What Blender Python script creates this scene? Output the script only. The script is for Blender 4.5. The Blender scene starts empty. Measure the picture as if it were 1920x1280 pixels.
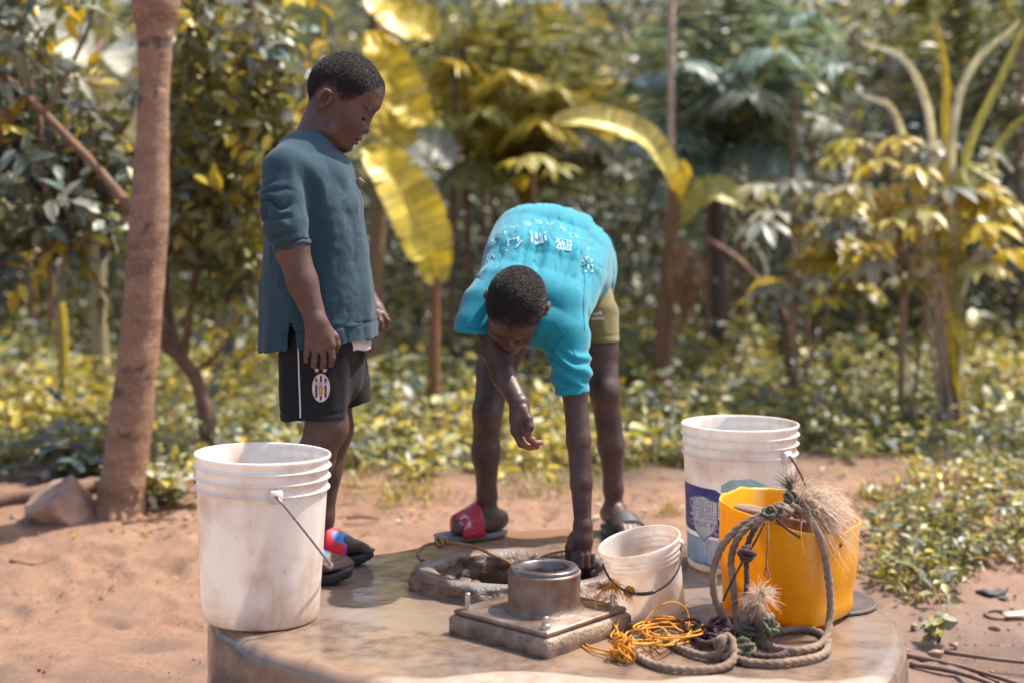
import bpy, math, random
import numpy as np
from mathutils import Vector, Matrix
from mathutils.bvhtree import BVHTree

R = math.radians
rng = np.random.default_rng(11)
random.seed(11)
scene = bpy.context.scene
COL = scene.collection

# ---------------------------------------------------------------- camera, sky, sun, exposure
F_PX, CAM_H, PITCH = 2600.0, 0.88, math.atan(215 / 2600.0)      # measured on the 1920 px wide photograph
cam = bpy.data.cameras.new('camera')
cam.sensor_width = 36.0
cam.lens = F_PX / 1920.0 * 36.0
cam.clip_start, cam.clip_end = 0.05, 400.0
cam.dof.use_dof = True
cam.dof.focus_distance = 3.20
cam.dof.aperture_fstop = 1.75
cam.dof.aperture_blades = 0
camo = bpy.data.objects.new('camera', cam)
camo.location = (0, 0, CAM_H)
camo.rotation_euler = (R(90) - PITCH, 0, 0)
COL.objects.link(camo)
scene.camera = camo

SUN_EL, SUN_AZ = R(60), R(26)                                   # sun stands to the right and a little behind
SUN = Vector((math.cos(SUN_EL) * math.cos(SUN_AZ), math.cos(SUN_EL) * math.sin(SUN_AZ), math.sin(SUN_EL)))
world = bpy.data.worlds.new('World')
scene.world = world
world.use_nodes = True
wn = world.node_tree.nodes
sky = wn.new('ShaderNodeTexSky')
sky.sky_type = 'NISHITA'
sky.sun_disc = False
sky.sun_elevation = SUN_EL
sky.sun_rotation = math.atan2(SUN.x, SUN.y)
sky.dust_density = 3.0
sky.air_density = 1.0
world.node_tree.links.new(sky.outputs[0], wn['Background'].inputs[0])
wn['Background'].inputs[1].default_value = 0.145
sun = bpy.data.lights.new('sun', 'SUN')
sun.energy = 4.3
sun.angle = R(0.6)
sun.color = (1.0, 0.93, 0.82)
suno = bpy.data.objects.new('sun', sun)
suno.rotation_euler = SUN.to_track_quat('Z', 'Y').to_euler()
suno.location = (3, 3, 6)
COL.objects.link(suno)
scene.view_settings.view_transform = 'Standard'
scene.view_settings.look = 'None'
scene.view_settings.gamma = 1.0
scene.view_settings.use_curve_mapping = False
scene.view_settings.exposure = 0.86
scene.cycles.max_bounces = 8
scene.cycles.transparent_max_bounces = 8
scene.cycles.use_denoising = True

# ---------------------------------------------------------------- measuring helpers
_cp, _sp = math.cos(PITCH), math.sin(PITCH)
def ray(px, py):
    a, b = (px - 960) / F_PX, (640 - py) / F_PX
    return np.array((a, _cp + b * _sp, -_sp + b * _cp))
def P(px, py, y):                                  # point of the place at distance y that is seen at this spot
    r = ray(px, py); return np.array((0, 0, CAM_H)) + r * (y / r[1])
def G(px, py, z=0.0):                              # point at height z
    r = ray(px, py); return np.array((0, 0, CAM_H)) + r * ((z - CAM_H) / r[2])
def smooth(t):
    t = np.clip(t, 0, 1); return t * t * (3 - 2 * t)
def ground_z(x, y):
    z = -0.29 + 0.15 * smooth((np.asarray(y) - 3.9) / 1.4)
    z = z + 0.012 * np.sin(x * 2.1 + 1.3) * np.cos(y * 1.7) + 0.25 * smooth((y - 9) / 8.0) + 5.2 * smooth((np.asarray(y) - 22.0) / 5.0)  # rising far bank added to block the low sky and keep leaf gaps dark
    return z
def GG(px, py):                                    # point on the terrain
    z = -0.2
    for _ in range(12):
        p = G(px, py, z); z = float(ground_z(p[0], p[1]))
    return G(px, py, z)

# ---------------------------------------------------------------- value noise (numpy)
_perm = rng.permutation(256)
_perm = np.concatenate([_perm, _perm])
_val = rng.random(512) * 2 - 1
def vnoise(p):
    p = np.asarray(p, float); i = np.floor(p).astype(int); f = p - i
    u = f * f * (3 - 2 * f); i &= 255
    def h(a, b, c):
        return _val[_perm[(_perm[(_perm[(i[..., 0] + a) & 255] + i[..., 1] + b) & 255] + i[..., 2] + c) & 255]]
    def l(a, b, t): return a + (b - a) * t
    x0 = l(l(h(0,0,0), h(1,0,0), u[...,0]), l(h(0,1,0), h(1,1,0), u[...,0]), u[...,1])
    x1 = l(l(h(0,0,1), h(1,0,1), u[...,0]), l(h(0,1,1), h(1,1,1), u[...,0]), u[...,1])
    return l(x0, x1, u[..., 2])
def fbm(p, o=4):
    p = np.asarray(p, float); s = 0; a = 1.0
    for k in range(o):
        s = s + a * vnoise(p * 2 ** k + 17.3 * k); a *= 0.5
    return s

# ---------------------------------------------------------------- objects
def props(o, label=None, cat=None, group=None, kind=None):
    if label: o['label'] = label
    if cat: o['category'] = cat
    if group: o['group'] = group
    if kind: o['kind'] = kind
    return o
def thing(name, loc, label, cat, group=None):
    o = bpy.data.objects.new(name, None)
    o.empty_display_size = 0.05
    o.location = tuple(float(v) for v in loc)
    COL.objects.link(o)
    return props(o, label, cat, group)
def origin_of(parent):
    o = np.zeros(3)
    while parent is not None:
        o = o + np.array(parent.location); parent = parent.parent
    return o
def mesh_from(name, verts, faces, cols=None, smoothed=True):
    """faces: an (n,k) array, or a list of such arrays / a list of tuples"""
    me = bpy.data.meshes.new(name)
    verts = np.asarray(verts, np.float32).reshape(-1, 3)
    if isinstance(faces, np.ndarray): faces = [faces]
    if len(faces) and not isinstance(faces[0], np.ndarray):
        by = {}
        for f in faces: by.setdefault(len(f), []).append(f)
        faces = [np.array(v, np.int32) for v in by.values()]
    me.vertices.add(len(verts)); me.vertices.foreach_set('co', verts.ravel())
    idx = np.concatenate([f.ravel() for f in faces]).astype(np.int32)
    tot = np.concatenate([np.full(len(f), f.shape[1], np.int32) for f in faces])
    st = np.concatenate([[0], np.cumsum(tot)[:-1]]).astype(np.int32)
    me.loops.add(len(idx)); me.loops.foreach_set('vertex_index', idx)
    me.polygons.add(len(tot)); me.polygons.foreach_set('loop_start', st)
    try: me.polygons.foreach_set('loop_total', tot)
    except Exception: pass
    me.update(calc_edges=True)
    if cols is not None:
        a = me.attributes.new('col', 'FLOAT_COLOR', 'POINT')
        c = np.ones((len(verts), 4), np.float32); c[:, :np.asarray(cols).shape[1]] = cols
        a.data.foreach_set('color', c.ravel())
    if smoothed:
        me.polygons.foreach_set('use_smooth', np.ones(len(tot), bool))
    me.validate()
    return me
def obj(name, verts, faces, mat, parent=None, cols=None, smoothed=True, kind=None, base=None):
    """vertices in world metres; the object is parented (or given an origin) without moving them"""
    verts = np.asarray(verts, float).reshape(-1, 3)
    o0 = origin_of(parent) if parent is not None else (np.array(base, float) if base is not None else np.zeros(3))
    me = mesh_from(name, verts - o0, faces, cols, smoothed)
    me.materials.append(mat)
    o = bpy.data.objects.new(name, me)
    COL.objects.link(o)
    if parent is not None: o.parent = parent
    elif base is not None: o.location = tuple(float(v) for v in base)
    if kind: o['kind'] = kind
    return o

class MB:                                           # collects pieces of ONE part
    def __init__(s): s.v, s.f, s.c, s.n = [], [], [], 0
    def add(s, v, f, c=None):
        v = np.asarray(v, float).reshape(-1, 3)
        if isinstance(f, np.ndarray): f = [f]
        if len(f) and not isinstance(f[0], np.ndarray):
            by = {}
            for q in f: by.setdefault(len(q), []).append(q)
            f = [np.array(q) for q in by.values()]
        s.v.append(v); s.f += [q + s.n for q in f]
        s.c.append(np.tile(np.array(c if c is not None else (1, 1, 1), float), (len(v), 1)) if c is None or np.ndim(c) == 1 else np.asarray(c))
        s.n += len(v); return s
    def build(s, name, mat, parent=None, **k):
        return obj(name, np.concatenate(s.v), s.f, mat, parent, cols=np.concatenate(s.c), **k)

def spline(pts, n=8):                               # Catmull-Rom through the points
    p = np.asarray(pts, float)
    if len(p) < 3: 
        t = np.linspace(0, 1, n + 1)[:, None]; return p[0] * (1 - t) + p[-1] * t
    q = np.vstack([2 * p[0] - p[1], p, 2 * p[-1] - p[-2]]); out = []
    t = np.linspace(0, 1, n, endpoint=False)[:, None]
    for i in range(1, len(q) - 2):
        a, b, c, d = q[i-1], q[i], q[i+1], q[i+2]
        out.append(0.5 * (2*b + (c-a)*t + (2*a-5*b+4*c-d)*t**2 + (3*b-a-3*c+d)*t**3))
    return np.vstack(out + [p[-1:]])
def frames(p):
    t = np.gradient(p, axis=0); t /= np.linalg.norm(t, axis=1)[:, None] + 1e-9
    u = np.cross(t[0], (0, 0, 1.0))
    if np.linalg.norm(u) < 0.1: u = np.cross(t[0], (1.0, 0, 0))
    u /= np.linalg.norm(u); U = [u]
    for i in range(1, len(p)):
        u = U[-1] - t[i] * np.dot(U[-1], t[i]); u /= np.linalg.norm(u) + 1e-9; U.append(u)
    U = np.array(U); return t, U, np.cross(t, U)
def tube(p, r, n=10, caps=True, shape=None):
    p = np.asarray(p, float); r = np.broadcast_to(np.asarray(r, float), (len(p),))
    t, U, V = frames(p); a = np.linspace(0, 2*math.pi, n, endpoint=False)
    k = np.ones((len(p), n)) if shape is None else shape(np.arange(len(p))[:, None], a[None, :], p)
    rr = (r[:, None] * k)[..., None]
    v = p[:, None] + rr * (np.cos(a)[None, :, None] * U[:, None] + np.sin(a)[None, :, None] * V[:, None])
    return ring_faces(v, caps)
def ring_faces(v, caps=True, closed_u=True):
    m, n = v.shape[:2]; i = np.arange(m - 1)[:, None] * n; j = np.arange(n)[None, :]; j2 = (j + 1) % n
    if not closed_u: j, j2 = j[:, :-1], (j + 1)[:, :-1]
    f = np.stack([i + j, i + j2, i + n + j2, i + n + j], -1).reshape(-1, 4)
    v = v.reshape(-1, 3)
    if caps and closed_u:
        v = np.vstack([v, v[:n].mean(0), v[-n:].mean(0)]); c0, c1 = m*n, m*n+1; k = np.arange(n); k2 = (k+1) % n
        return v, [f, np.stack([k2, k, np.full(n, c0)], -1), np.stack([(m-1)*n + k, (m-1)*n + k2, np.full(n, c1)], -1)]
    return v, [f]
def rope_mesh(pts, r, pitch=None, n=12, per=10, fuzz=0.0):
    p = spline(pts, per)
    L = np.concatenate([[0], np.cumsum(np.linalg.norm(np.diff(p, axis=0), axis=1))])
    m = max(8, int(L[-1] / (r * 0.55))); s = np.linspace(0, L[-1], m)
    p = np.stack([np.interp(s, L, p[:, k]) for k in range(3)], 1)
    pitch = pitch or r * 7
    tw = 2 * math.pi * s / pitch
    def shp(i, a, q): return 0.76 + 0.34 * np.abs(np.cos(1.5 * (a - tw[:, None]))) + fuzz * rng.normal(size=(m, n))
    return tube(p, r, n, True, shp)
def lathe(prof, n=48, squash=None):
    prof = np.asarray(prof, float); a = np.linspace(0, 2*math.pi, n, endpoint=False)
    v = np.stack([prof[:, 0][:, None] * np.cos(a), prof[:, 0][:, None] * np.sin(a), np.repeat(prof[:, 1][:, None], n, 1)], -1)
    return ring_faces(v, False)
def place(v, loc, rot=None):
    v = np.asarray(v, float)
    if rot is not None: v = v @ np.array(rot).T
    return v + np.asarray(loc, float)
def rot(rx=0, ry=0, rz=0):
    from mathutils import Euler
    return np.array(Euler((rx, ry, rz)).to_matrix())
def box(sx, sy, sz, b=0.0):
    """bevelled box centred on its base"""
    b = max(b, 1e-4); out = []
    for z, ins in ((0, b), (b, 0), (sz - b, 0), (sz, b)):
        hx, hy = sx/2 - ins, sy/2 - ins; c = b * 0.6
        out.append([(hx-c, -hy, z), (hx, -hy+c, z), (hx, hy-c, z), (hx-c, hy, z), (-hx+c, hy, z), (-hx, hy-c, z), (-hx, -hy+c, z), (-hx+c, -hy, z)])
    return ring_faces(np.array(out), True)

# ---------------------------------------------------------------- materials
def lin(c): return tuple(((v/255)/12.92 if v/255 < 0.04045 else (((v/255)+0.055)/1.055)**2.4) for v in c)
class N:                                            # small node-tree writer
    def __init__(s, name):
        s.m = bpy.data.materials.new(name); s.m.use_nodes = True; s.t = s.m.node_tree; s.t.nodes.clear()
        s.out = s.t.nodes.new('ShaderNodeOutputMaterial')
    def n(s, typ, ins=None, **k):
        d = s.t.nodes.new('ShaderNode' + typ)
        for a, b in k.items(): setattr(d, a, b)
        for a, b in (ins or {}).items():
            if isinstance(b, tuple) and len(b) == 2 and hasattr(b[0], 'outputs'): s.t.links.new(b[0].outputs[b[1]], d.inputs[a])
            elif hasattr(b, 'outputs'): s.t.links.new(b.outputs[0], d.inputs[a])
            else: d.inputs[a].default_value = (*b, 1) if isinstance(b, tuple) and len(b) == 3 and d.inputs[a].type == 'RGBA' else b
        return d
    def mix(s, f, a, b, mode='MIX'):
        d = s.t.nodes.new('ShaderNodeMix'); d.data_type = 'RGBA'; d.blend_type = mode
        for i, x in ((0, f), (6, a), (7, b)):
            if isinstance(x, tuple) and hasattr(x[0], 'outputs'): s.t.links.new(x[0].outputs[x[1]], d.inputs[i])
            elif hasattr(x, 'outputs'): s.t.links.new(x.outputs[2] if x.bl_idname == 'ShaderNodeMix' else x.outputs[0], d.inputs[i])
            else: d.inputs[i].default_value = (*x, 1) if isinstance(x, tuple) else x
        return (d, 2)
    def ramp(s, fac, stops):
        d = s.t.nodes.new('ShaderNodeValToRGB'); e = d.color_ramp.elements
        while len(e) < len(stops): e.new(0.5)
        for q, (p_, c) in zip(e, stops): q.position = p_; q.color = (c, c, c, 1) if not isinstance(c, tuple) else (*c, 1)
        s.link(fac, d.inputs[0]); return d
    def link(s, a, b): s.t.links.new(a[0].outputs[a[1]] if isinstance(a, tuple) else a.outputs[0], b)
    def coord(s, which='Object'): return (s.n('TexCoord'), which)
    def noise(s, scale, detail=4, vec=None, rough=0.55, dist=0.0):
        return s.n('TexNoise', {'Vector': vec or s.coord(), 'Scale': scale, 'Detail': detail, 'Roughness': rough, 'Distortion': dist})
    def done(s, shader, disp=None):
        s.link(shader, s.out.inputs[0])
        return s.m
def plain(name, col, rough=0.6, var=0.25, scale=30, bump=0.15, bscale=120, metal=0.0, spec=0.5, tint=None, dist=0.002, sheen=0.0, trans=0.0, use_col=False, coat=0.0):
    """principled with mottled colour, fine relief and optional per-vertex colour"""
    w = N(name)
    nz = w.noise(scale, 5)
    dark = tuple(c * (1 - var) for c in (tint or col)); lite = tuple(min(1, c * (1 + var)) for c in col)
    c = w.mix(w.ramp(nz, [(0.3, 0.0), (0.7, 1.0)]), dark, lite)
    if use_col: c = w.mix(1.0, c, (w.n('Attribute', attribute_name='col'), 0), 'MULTIPLY')
    bz = w.noise(bscale, 4)
    b = w.n('Bump', {'Strength': bump, 'Distance': dist, 'Height': bz})
    rr = w.ramp(nz, [(0.2, max(0, rough - 0.12)), (0.8, min(1, rough + 0.12))])
    p = w.n('BsdfPrincipled', {'Base Color': c, 'Roughness': rr, 'Metallic': metal, 'Normal': b, 'Specular IOR Level': spec, 'Sheen Weight': sheen, 'Coat Weight': coat})
    if trans:
        t = w.n('BsdfTranslucent', {'Color': c})
        m = w.n('MixShader', {0: trans}); w.link(p, m.inputs[1]); w.link(t, m.inputs[2]); return w.done(m)
    return w.done(p)
# ================================================================ SETTING
def attr_mask(w, ch):
    s = w.n('SeparateColor', {0: (w.n('Attribute', attribute_name='col'), 0)}); return (s, ch)

# ---- ground: sandy clay, damp mud and darker soil under the plants, shade painted into its colour (masks in the vertex colours)
w = N('sandy_clay')
big, mid, fine = w.noise(1.3, 4), w.noise(9, 6, rough=0.65), w.noise(90, 5, rough=0.7)
dry = w.mix(w.ramp(mid, [(0.3, 0.0), (0.72, 1.0)]), (0.215, 0.12, 0.076), (0.36, 0.21, 0.137))
dry = w.mix(w.ramp(big, [(0.35, 0.0), (0.65, 0.6)]), dry, (0.29, 0.155, 0.098))
dry = w.mix(w.ramp(fine, [(0.36, 0.75), (0.48, 0.0)]), dry, (0.13, 0.07, 0.047))
mud = w.mix(mid, (0.12, 0.072, 0.052), (0.22, 0.125, 0.085))
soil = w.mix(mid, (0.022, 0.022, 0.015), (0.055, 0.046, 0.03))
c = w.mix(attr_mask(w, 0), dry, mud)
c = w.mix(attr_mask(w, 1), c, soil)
ro = w.n('Mix', {0: attr_mask(w, 0), 2: 0.92, 3: 0.42})
ro = w.n('Mix', {0: attr_mask(w, 2), 2: ro, 3: 0.06})
bump = w.n('Bump', {'Strength': 0.8, 'Distance': 0.010, 'Height': w.noise(38, 9, rough=0.78)})
M_GROUND = w.done(w.n('BsdfPrincipled', {'Base Color': c, 'Roughness': ro, 'Normal': bump}))

def axis(lo, hi, step, far, k):
    a = list(np.arange(lo, hi, step)); s = step
    b = [hi]
    while b[-1] < far: s *= k; b.append(b[-1] + s)
    s = step; d = [lo]
    while d[-1] > -far: s *= k; d.append(d[-1] - s)
    return np.array(sorted(d[1:]) + a + b)
gx, gy = axis(-2.3, 2.4, 0.018, 70, 1.16), axis(2.2, 6.2, 0.018, 90, 1.16)
X, Y = np.meshgrid(gx, gy, indexing='ij')
WELL = G(976, 1058, 0.05); WELL[2] = 0
WRX, WRY = 0.255, 0.20
Z = ground_z(X, Y)
q = np.stack([X, Y, X * 0], -1)
nearm = np.exp(-((X / 3.2) ** 2 + ((Y - 4) / 2.6) ** 2))
Z += nearm * (0.018 * fbm(q * 5, 5) + 0.012 * np.clip(fbm(q * 22 + 5, 3), 0, 2) ** 2 + 0.02 * fbm(q * 1.6 + 3, 2))
for k in range(26):                                       # footprints pressed into the clay
    fx, fy = GG(rng.uniform(-60, 380), rng.uniform(1000, 1290))[:2] if k < 16 else GG(rng.uniform(650, 1600), rng.uniform(900, 985))[:2]
    fa = rng.uniform(0, 6.3); du, dv = (X - fx) * math.cos(fa) + (Y - fy) * math.sin(fa), -(X - fx) * math.sin(fa) + (Y - fy) * math.cos(fa)
    e_ = np.hypot(du / 0.10, dv / 0.042); Z += -0.012 * smooth((1.05 - e_) / 0.25) + 0.006 * np.exp(-((e_ - 1.15) / 0.14) ** 2)
mudc, mudd = GG(1850, 1215), GG(300, 1300)
wet = np.clip(1.25 - np.hypot((X - mudc[0]) / 0.62, (Y - mudc[1]) / 0.75) + 0.35 * fbm(q * 4 + 9, 3), 0, 1)
wet = np.maximum(wet, 0.85 * np.clip(1.15 - np.hypot((X - mudd[0]) / 0.6, (Y - mudd[1]) / 0.7) + 0.9 * fbm(q * 6 + 2, 4), 0, 1))
pud = G(1900, 1240, -0.30)
puddle = np.clip(3.5 * (1 - np.hypot((X - pud[0]) / 0.22, (Y - pud[1]) / 0.16) + 0.25 * fbm(q * 7 + 1, 3)), 0, 1)
Z = Z * (1 - puddle) + puddle * (-0.305)
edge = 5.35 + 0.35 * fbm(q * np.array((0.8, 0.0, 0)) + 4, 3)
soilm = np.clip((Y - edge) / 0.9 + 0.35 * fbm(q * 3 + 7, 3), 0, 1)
deep = np.hypot((X - WELL[0]) / (WRX + 0.03), (Y - WELL[1]) / (WRY + 0.03)) < 1.0
Z[deep] -= 1.9
nx, ny = X.shape
i = np.arange(nx - 1)[:, None] * ny; j = np.arange(ny - 1)[None, :]
gf = np.stack([i + j, i + ny + j, i + ny + j + 1, i + j + 1], -1).reshape(-1, 4)
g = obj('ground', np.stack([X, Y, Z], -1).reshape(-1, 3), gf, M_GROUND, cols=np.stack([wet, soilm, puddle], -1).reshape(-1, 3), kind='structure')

# ---- well apron: round concrete slab with an oval collar round the shaft
w = N('wet_concrete')
nb, nm, nf = w.noise(3.2, 5, rough=0.6), w.noise(26, 6, rough=0.65), w.noise(170, 4)
mk = attr_mask(w, 0)
wetm = w.ramp(w.n('Math', {0: w.n('Math', {0: mk, 1: w.ramp(nb, [(0.3, -0.35), (0.7, 0.35)])}, operation='ADD'), 1: w.ramp(nm, [(0.3, -0.12), (0.7, 0.12)])}, operation='ADD'), [(0.40, 0.0), (0.56, 1.0)])
dryc = w.mix(w.ramp(nm, [(0.35, 0.0), (0.7, 1.0)]), (0.30, 0.20, 0.15), (0.44, 0.325, 0.265))
wetc = w.mix(w.ramp(nm, [(0.3, 0.0), (0.72, 1.0)]), (0.105, 0.074, 0.056), (0.25, 0.18, 0.138))
wetc = w.mix(w.ramp(nb, [(0.5, 0.0), (0.62, 0.75)]), wetc, (0.31, 0.20, 0.13))
c = w.mix(wetm, dryc, wetc)
c = w.mix(attr_mask(w, 2), c, (0.23, 0.17, 0.135))
c = w.mix(attr_mask(w, 1), c, (0.31, 0.17, 0.108))
c = w.mix(w.ramp(nf, [(0.28, 0.5), (0.4, 0.0)]), c, (0.10, 0.065, 0.05))
film = w.ramp(w.noise(5.5, 4, vec=w.coord()), [(0.42, 0.18), (0.56, 0.04)])
ro = w.n('Mix', {0: wetm, 2: 0.85, 3: film})
ro = w.n('Mix', {0: attr_mask(w, 2), 2: ro, 3: 0.025})
hb = w.n('Math', {0: w.n('Math', {0: nm, 1: 0.9}, operation='MULTIPLY'), 1: w.n('Math', {0: nf, 1: 0.4}, operation='MULTIPLY')}, operation='ADD')
bst = w.n('Mix', {0: wetm, 2: 0.6, 3: 0.2})
rip = w.noise(1.0, 3, vec=(w.n('Mapping', {0: w.coord(), 3: (11, 17, 1)}), 0))
hb = w.n('Math', {0: w.n('Math', {0: rip, 1: 1.1}, operation='MULTIPLY'), 1: w.n('Math', {0: hb, 1: 0.5}, operation='MULTIPLY')}, operation='ADD')
bst = w.n('Mix', {0: attr_mask(w, 2), 2: bst, 3: 0.16})
bump = w.n('Bump', {'Strength': bst, 'Distance': 0.009, 'Height': hb})
M_SLAB = w.done(w.n('BsdfPrincipled', {'Base Color': c, 'Roughness': ro, 'Normal': bump, 'Specular IOR Level': 0.6}))

apron = thing('well_apron', (WELL[0], WELL[1] - 0.15, -0.30), 'round wet concrete well apron with a raised oval collar round the shaft', 'well')
out_px = [(393,1140),(404,1172),(424,1184),(452,1204),(490,1219),(572,1241),(625,1259),(715,1275),(840,1301),(1000,1316),(1200,1317),(1400,1310),(1540,1303),(1640,1280),(1683,1240),(1698,1202),(1688,1166),(1650,1133),(1598,1112),
          (1500,1075),(1330,1026),(1200,996),(1080,989),(960,994),(860,1008),(745,1034),(620,1052),(470,1090)]
SC = np.array((0.04, 3.18))
op = np.array([G(a, b)[:2] for a, b in out_px]) - SC
oa, orr = np.arctan2(op[:, 1], op[:, 0]), np.hypot(op[:, 0], op[:, 1])
NA = 420
ang = np.linspace(-math.pi, math.pi, NA, endpoint=False)
rad = np.interp(ang, *zip(*sorted(zip(oa, orr))), period=2 * math.pi)
for _ in range(3): rad = (np.roll(rad, 1) + rad * 2 + np.roll(rad, -1)) / 4
rad += 0.004 * fbm(np.stack([np.cos(ang) * 6, np.sin(ang) * 6, ang * 0], -1), 3)
outer = SC + np.stack([np.cos(ang), np.sin(ang)], -1) * rad[:, None]
hole_a = np.arctan2((outer[:, 1] - WELL[1]) / WRY, (outer[:, 0] - WELL[0]) / WRX)
inner = WELL[:2] + np.stack([np.cos(hole_a) * (WRX - 0.03), np.sin(hole_a) * (WRY - 0.03)], -1)
rings, masks = [], []
for t in list(np.linspace(0, 0.96, 90)) + [0.978, 0.99, 1.0]:
    p = inner * (1 - t) + outer * t
    z = 0.0022 * fbm(np.column_stack([p * 3, p[:, 0] * 0]), 3) + 0.0012 * fbm(np.column_stack([p * 14, p[:, 0] * 0]), 3)
    z -= 0.016 * max(0, (t - 0.96) / 0.04) ** 2
    rings.append(np.column_stack([p, z]))
outn = (outer - SC) / rad[:, None]
for dz, ex in ((-0.03, 0.004), (-0.08, 0.006), (-0.15, 0.008), (-0.22, 0.010), (-0.30, 0.014), (-0.42, 0.02)):
    e = ex + 0.004 * fbm(np.column_stack([outer * 8, np.full(NA, dz * 14)]), 3)
    rings.append(np.column_stack([outer + outn * e[:, None], np.full(NA, dz)]))
v = np.array(rings); fr = v.reshape(-1, 3)
dist_front = fr[:, 1]
wetv = 0.78 - 0.75 * smooth((2.80 - fr[:, 1] + 0.10 * fbm(fr * 5 + 4, 3)) / 0.20) + 0.22 * fbm(fr * 4, 3) 
wetv += 0.35 * np.exp(-np.hypot((fr[:, 0] + 0.55), (fr[:, 1] - 3.15)) / 0.25)
wetv[fr[:, 2] < -0.025] = 0.62
sandv = smooth((fr[:, 1] - 3.72) / 0.2 + 0.4 * fbm(fr * 5, 3)) * 0.9
pudv = np.zeros(len(fr))
for (px_, py_), rx_, ry_ in (((715, 1125), 0.25, 0.24), ((700, 1050), 0.22, 0.13), ((800, 1165), 0.18, 0.09), ((1650, 1185), 0.12, 0.26), ((1590, 1225), 0.18, 0.10), ((960, 1128), 0.34, 0.06), ((1340, 1110), 0.24, 0.12)):
    q_ = G(px_, py_); pudv = np.maximum(pudv, np.clip(5.0 * (0.85 - np.hypot((fr[:, 0] - q_[0]) / rx_, (fr[:, 1] - q_[1]) / ry_) + 0.55 * fbm(fr * np.array((7, 9, 1)) + 11, 4)), 0, 1))
pudv[fr[:, 2] < -0.02] = 0
vv, ff = ring_faces(v, False)
obj('slab', vv, ff, M_SLAB, apron, cols=np.stack([np.clip(wetv, 0, 1), sandv, pudv], -1))
w = N('rough_collar_concrete')
nm, nf = w.noise(22, 6, rough=0.7), w.noise(120, 5)
c = w.mix(w.ramp(nm, [(0.3, 0.0), (0.7, 1.0)]), (0.075, 0.043, 0.027), (0.24, 0.15, 0.10))
c = w.mix(w.n('Math', {0: attr_mask(w, 0), 1: w.ramp(w.noise(9, 4), [(0.35, 0.0), (0.6, 1.0)])}, operation='MULTIPLY'), c, (0.23, 0.205, 0.19))
bump = w.n('Bump', {'Strength': 0.7, 'Distance': 0.006, 'Height': nf})
M_COLLAR = w.done(w.n('BsdfPrincipled', {'Base Color': c, 'Roughness': w.ramp(nm, [(0.3, 0.25), (0.7, 0.6)]), 'Normal': bump}))
prof = [(0.268,0.215,-0.01,0.008),(0.268,0.215,0.008,0.016),(0.262,0.208,0.024,0.016),(0.256,0.202,0.038,0.009),(0.250,0.196,0.045,0.004),(0.236,0.183,0.047,0.003),(0.220,0.168,0.045,0.005),(0.209,0.158,0.036,0.010),(0.2,0.148,0.02,0.016),(0.196,0.146,-0.02,0.02),(0.2,0.15,-0.08,0.022),(0.205,0.155,-0.2,0.02),(0.21,0.16,-0.5,0.02),(0.21,0.16,-1.3,0.02)]
NC = 300
aa = np.linspace(0, 2 * math.pi, NC, endpoint=False)
pf = np.array(prof); pt_ = np.linspace(0, len(pf) - 1, 52); prof = [tuple(np.interp(t, np.arange(len(pf)), pf[:, k]) for k in range(4)) for t in pt_]
cv = []
for a_, b_, z_, nz_ in prof:
    p = np.stack([WELL[0] + np.cos(aa) * a_, WELL[1] + np.sin(aa) * b_, np.full(NC, z_)], -1)
    d = 1.15 * fbm(p * np.array((15, 15, 22)), 5)
    p[:, :2] += (np.stack([np.cos(aa), np.sin(aa)], -1)) * (d * nz_)[:, None]
    p[:, 2] += d * nz_ * 0.35 * (z_ > 0.03)
    cv.append(p)
cv = np.array(cv); cc = np.zeros((len(prof), NC, 3)); cc[11:27, :, 0] = 0.9
v_, f_ = ring_faces(cv, False)
obj('collar', v_, f_, M_COLLAR, apron, cols=cc.reshape(-1, 3))
M_WATER = plain('dark_water', (0.02, 0.018, 0.014), 0.03, 0.2, 3, 0.05, 8)
wv = np.stack([WELL[0] + np.cos(aa) * 0.24, WELL[1] + np.sin(aa) * 0.19, np.full(NC, -1.1)], -1)
obj('water', np.vstack([wv, [[WELL[0], WELL[1], -1.1]]]), np.stack([np.arange(NC), (np.arange(NC) + 1) % NC, np.full(NC, NC)], -1), M_WATER, apron)
# chunks of stone broken out of the collar's foot
M_STONE = plain('brown_stone', (0.27, 0.17, 0.12), 0.55, 0.35, 14, 0.5, 60, dist=0.004)
def rock_mesh(r, seed, n=3, jag=0.28):
    import bmesh
    bm = bmesh.new(); bmesh.ops.create_icosphere(bm, subdivisions=n, radius=1.0)
    v = np.array([x.co[:] for x in bm.verts]); f = np.array([[x.index for x in t.verts] for t in bm.faces]); bm.free()
    rs = np.random.default_rng(seed)
    for _ in range(13):                                  # planed facets
        nrm = rs.normal(size=3); nrm /= np.linalg.norm(nrm); h = rs.uniform(0.45, 0.82)
        d = v @ nrm - h; v = v - np.outer(np.clip(d, 0, 9), nrm)
    v = v * (1 + jag * 0.25 * fbm(v * 2.2 + seed, 3)[:, None])
    return v * np.asarray(r), f
for k, (px, py, r_) in enumerate([(845,1096,0.022),(870,1104,0.028),(890,1108,0.02),(820,1090,0.018)]):
    v_, f_ = rock_mesh((r_, r_ * 0.8, r_ * 0.8), k + 3, 2); p = G(px, py, 0.0); p[2] = 0.014
    obj('stone', place(v_, p), f_, M_COLLAR, apron, cols=np.zeros((len(v_), 3)), smoothed=False)

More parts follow.
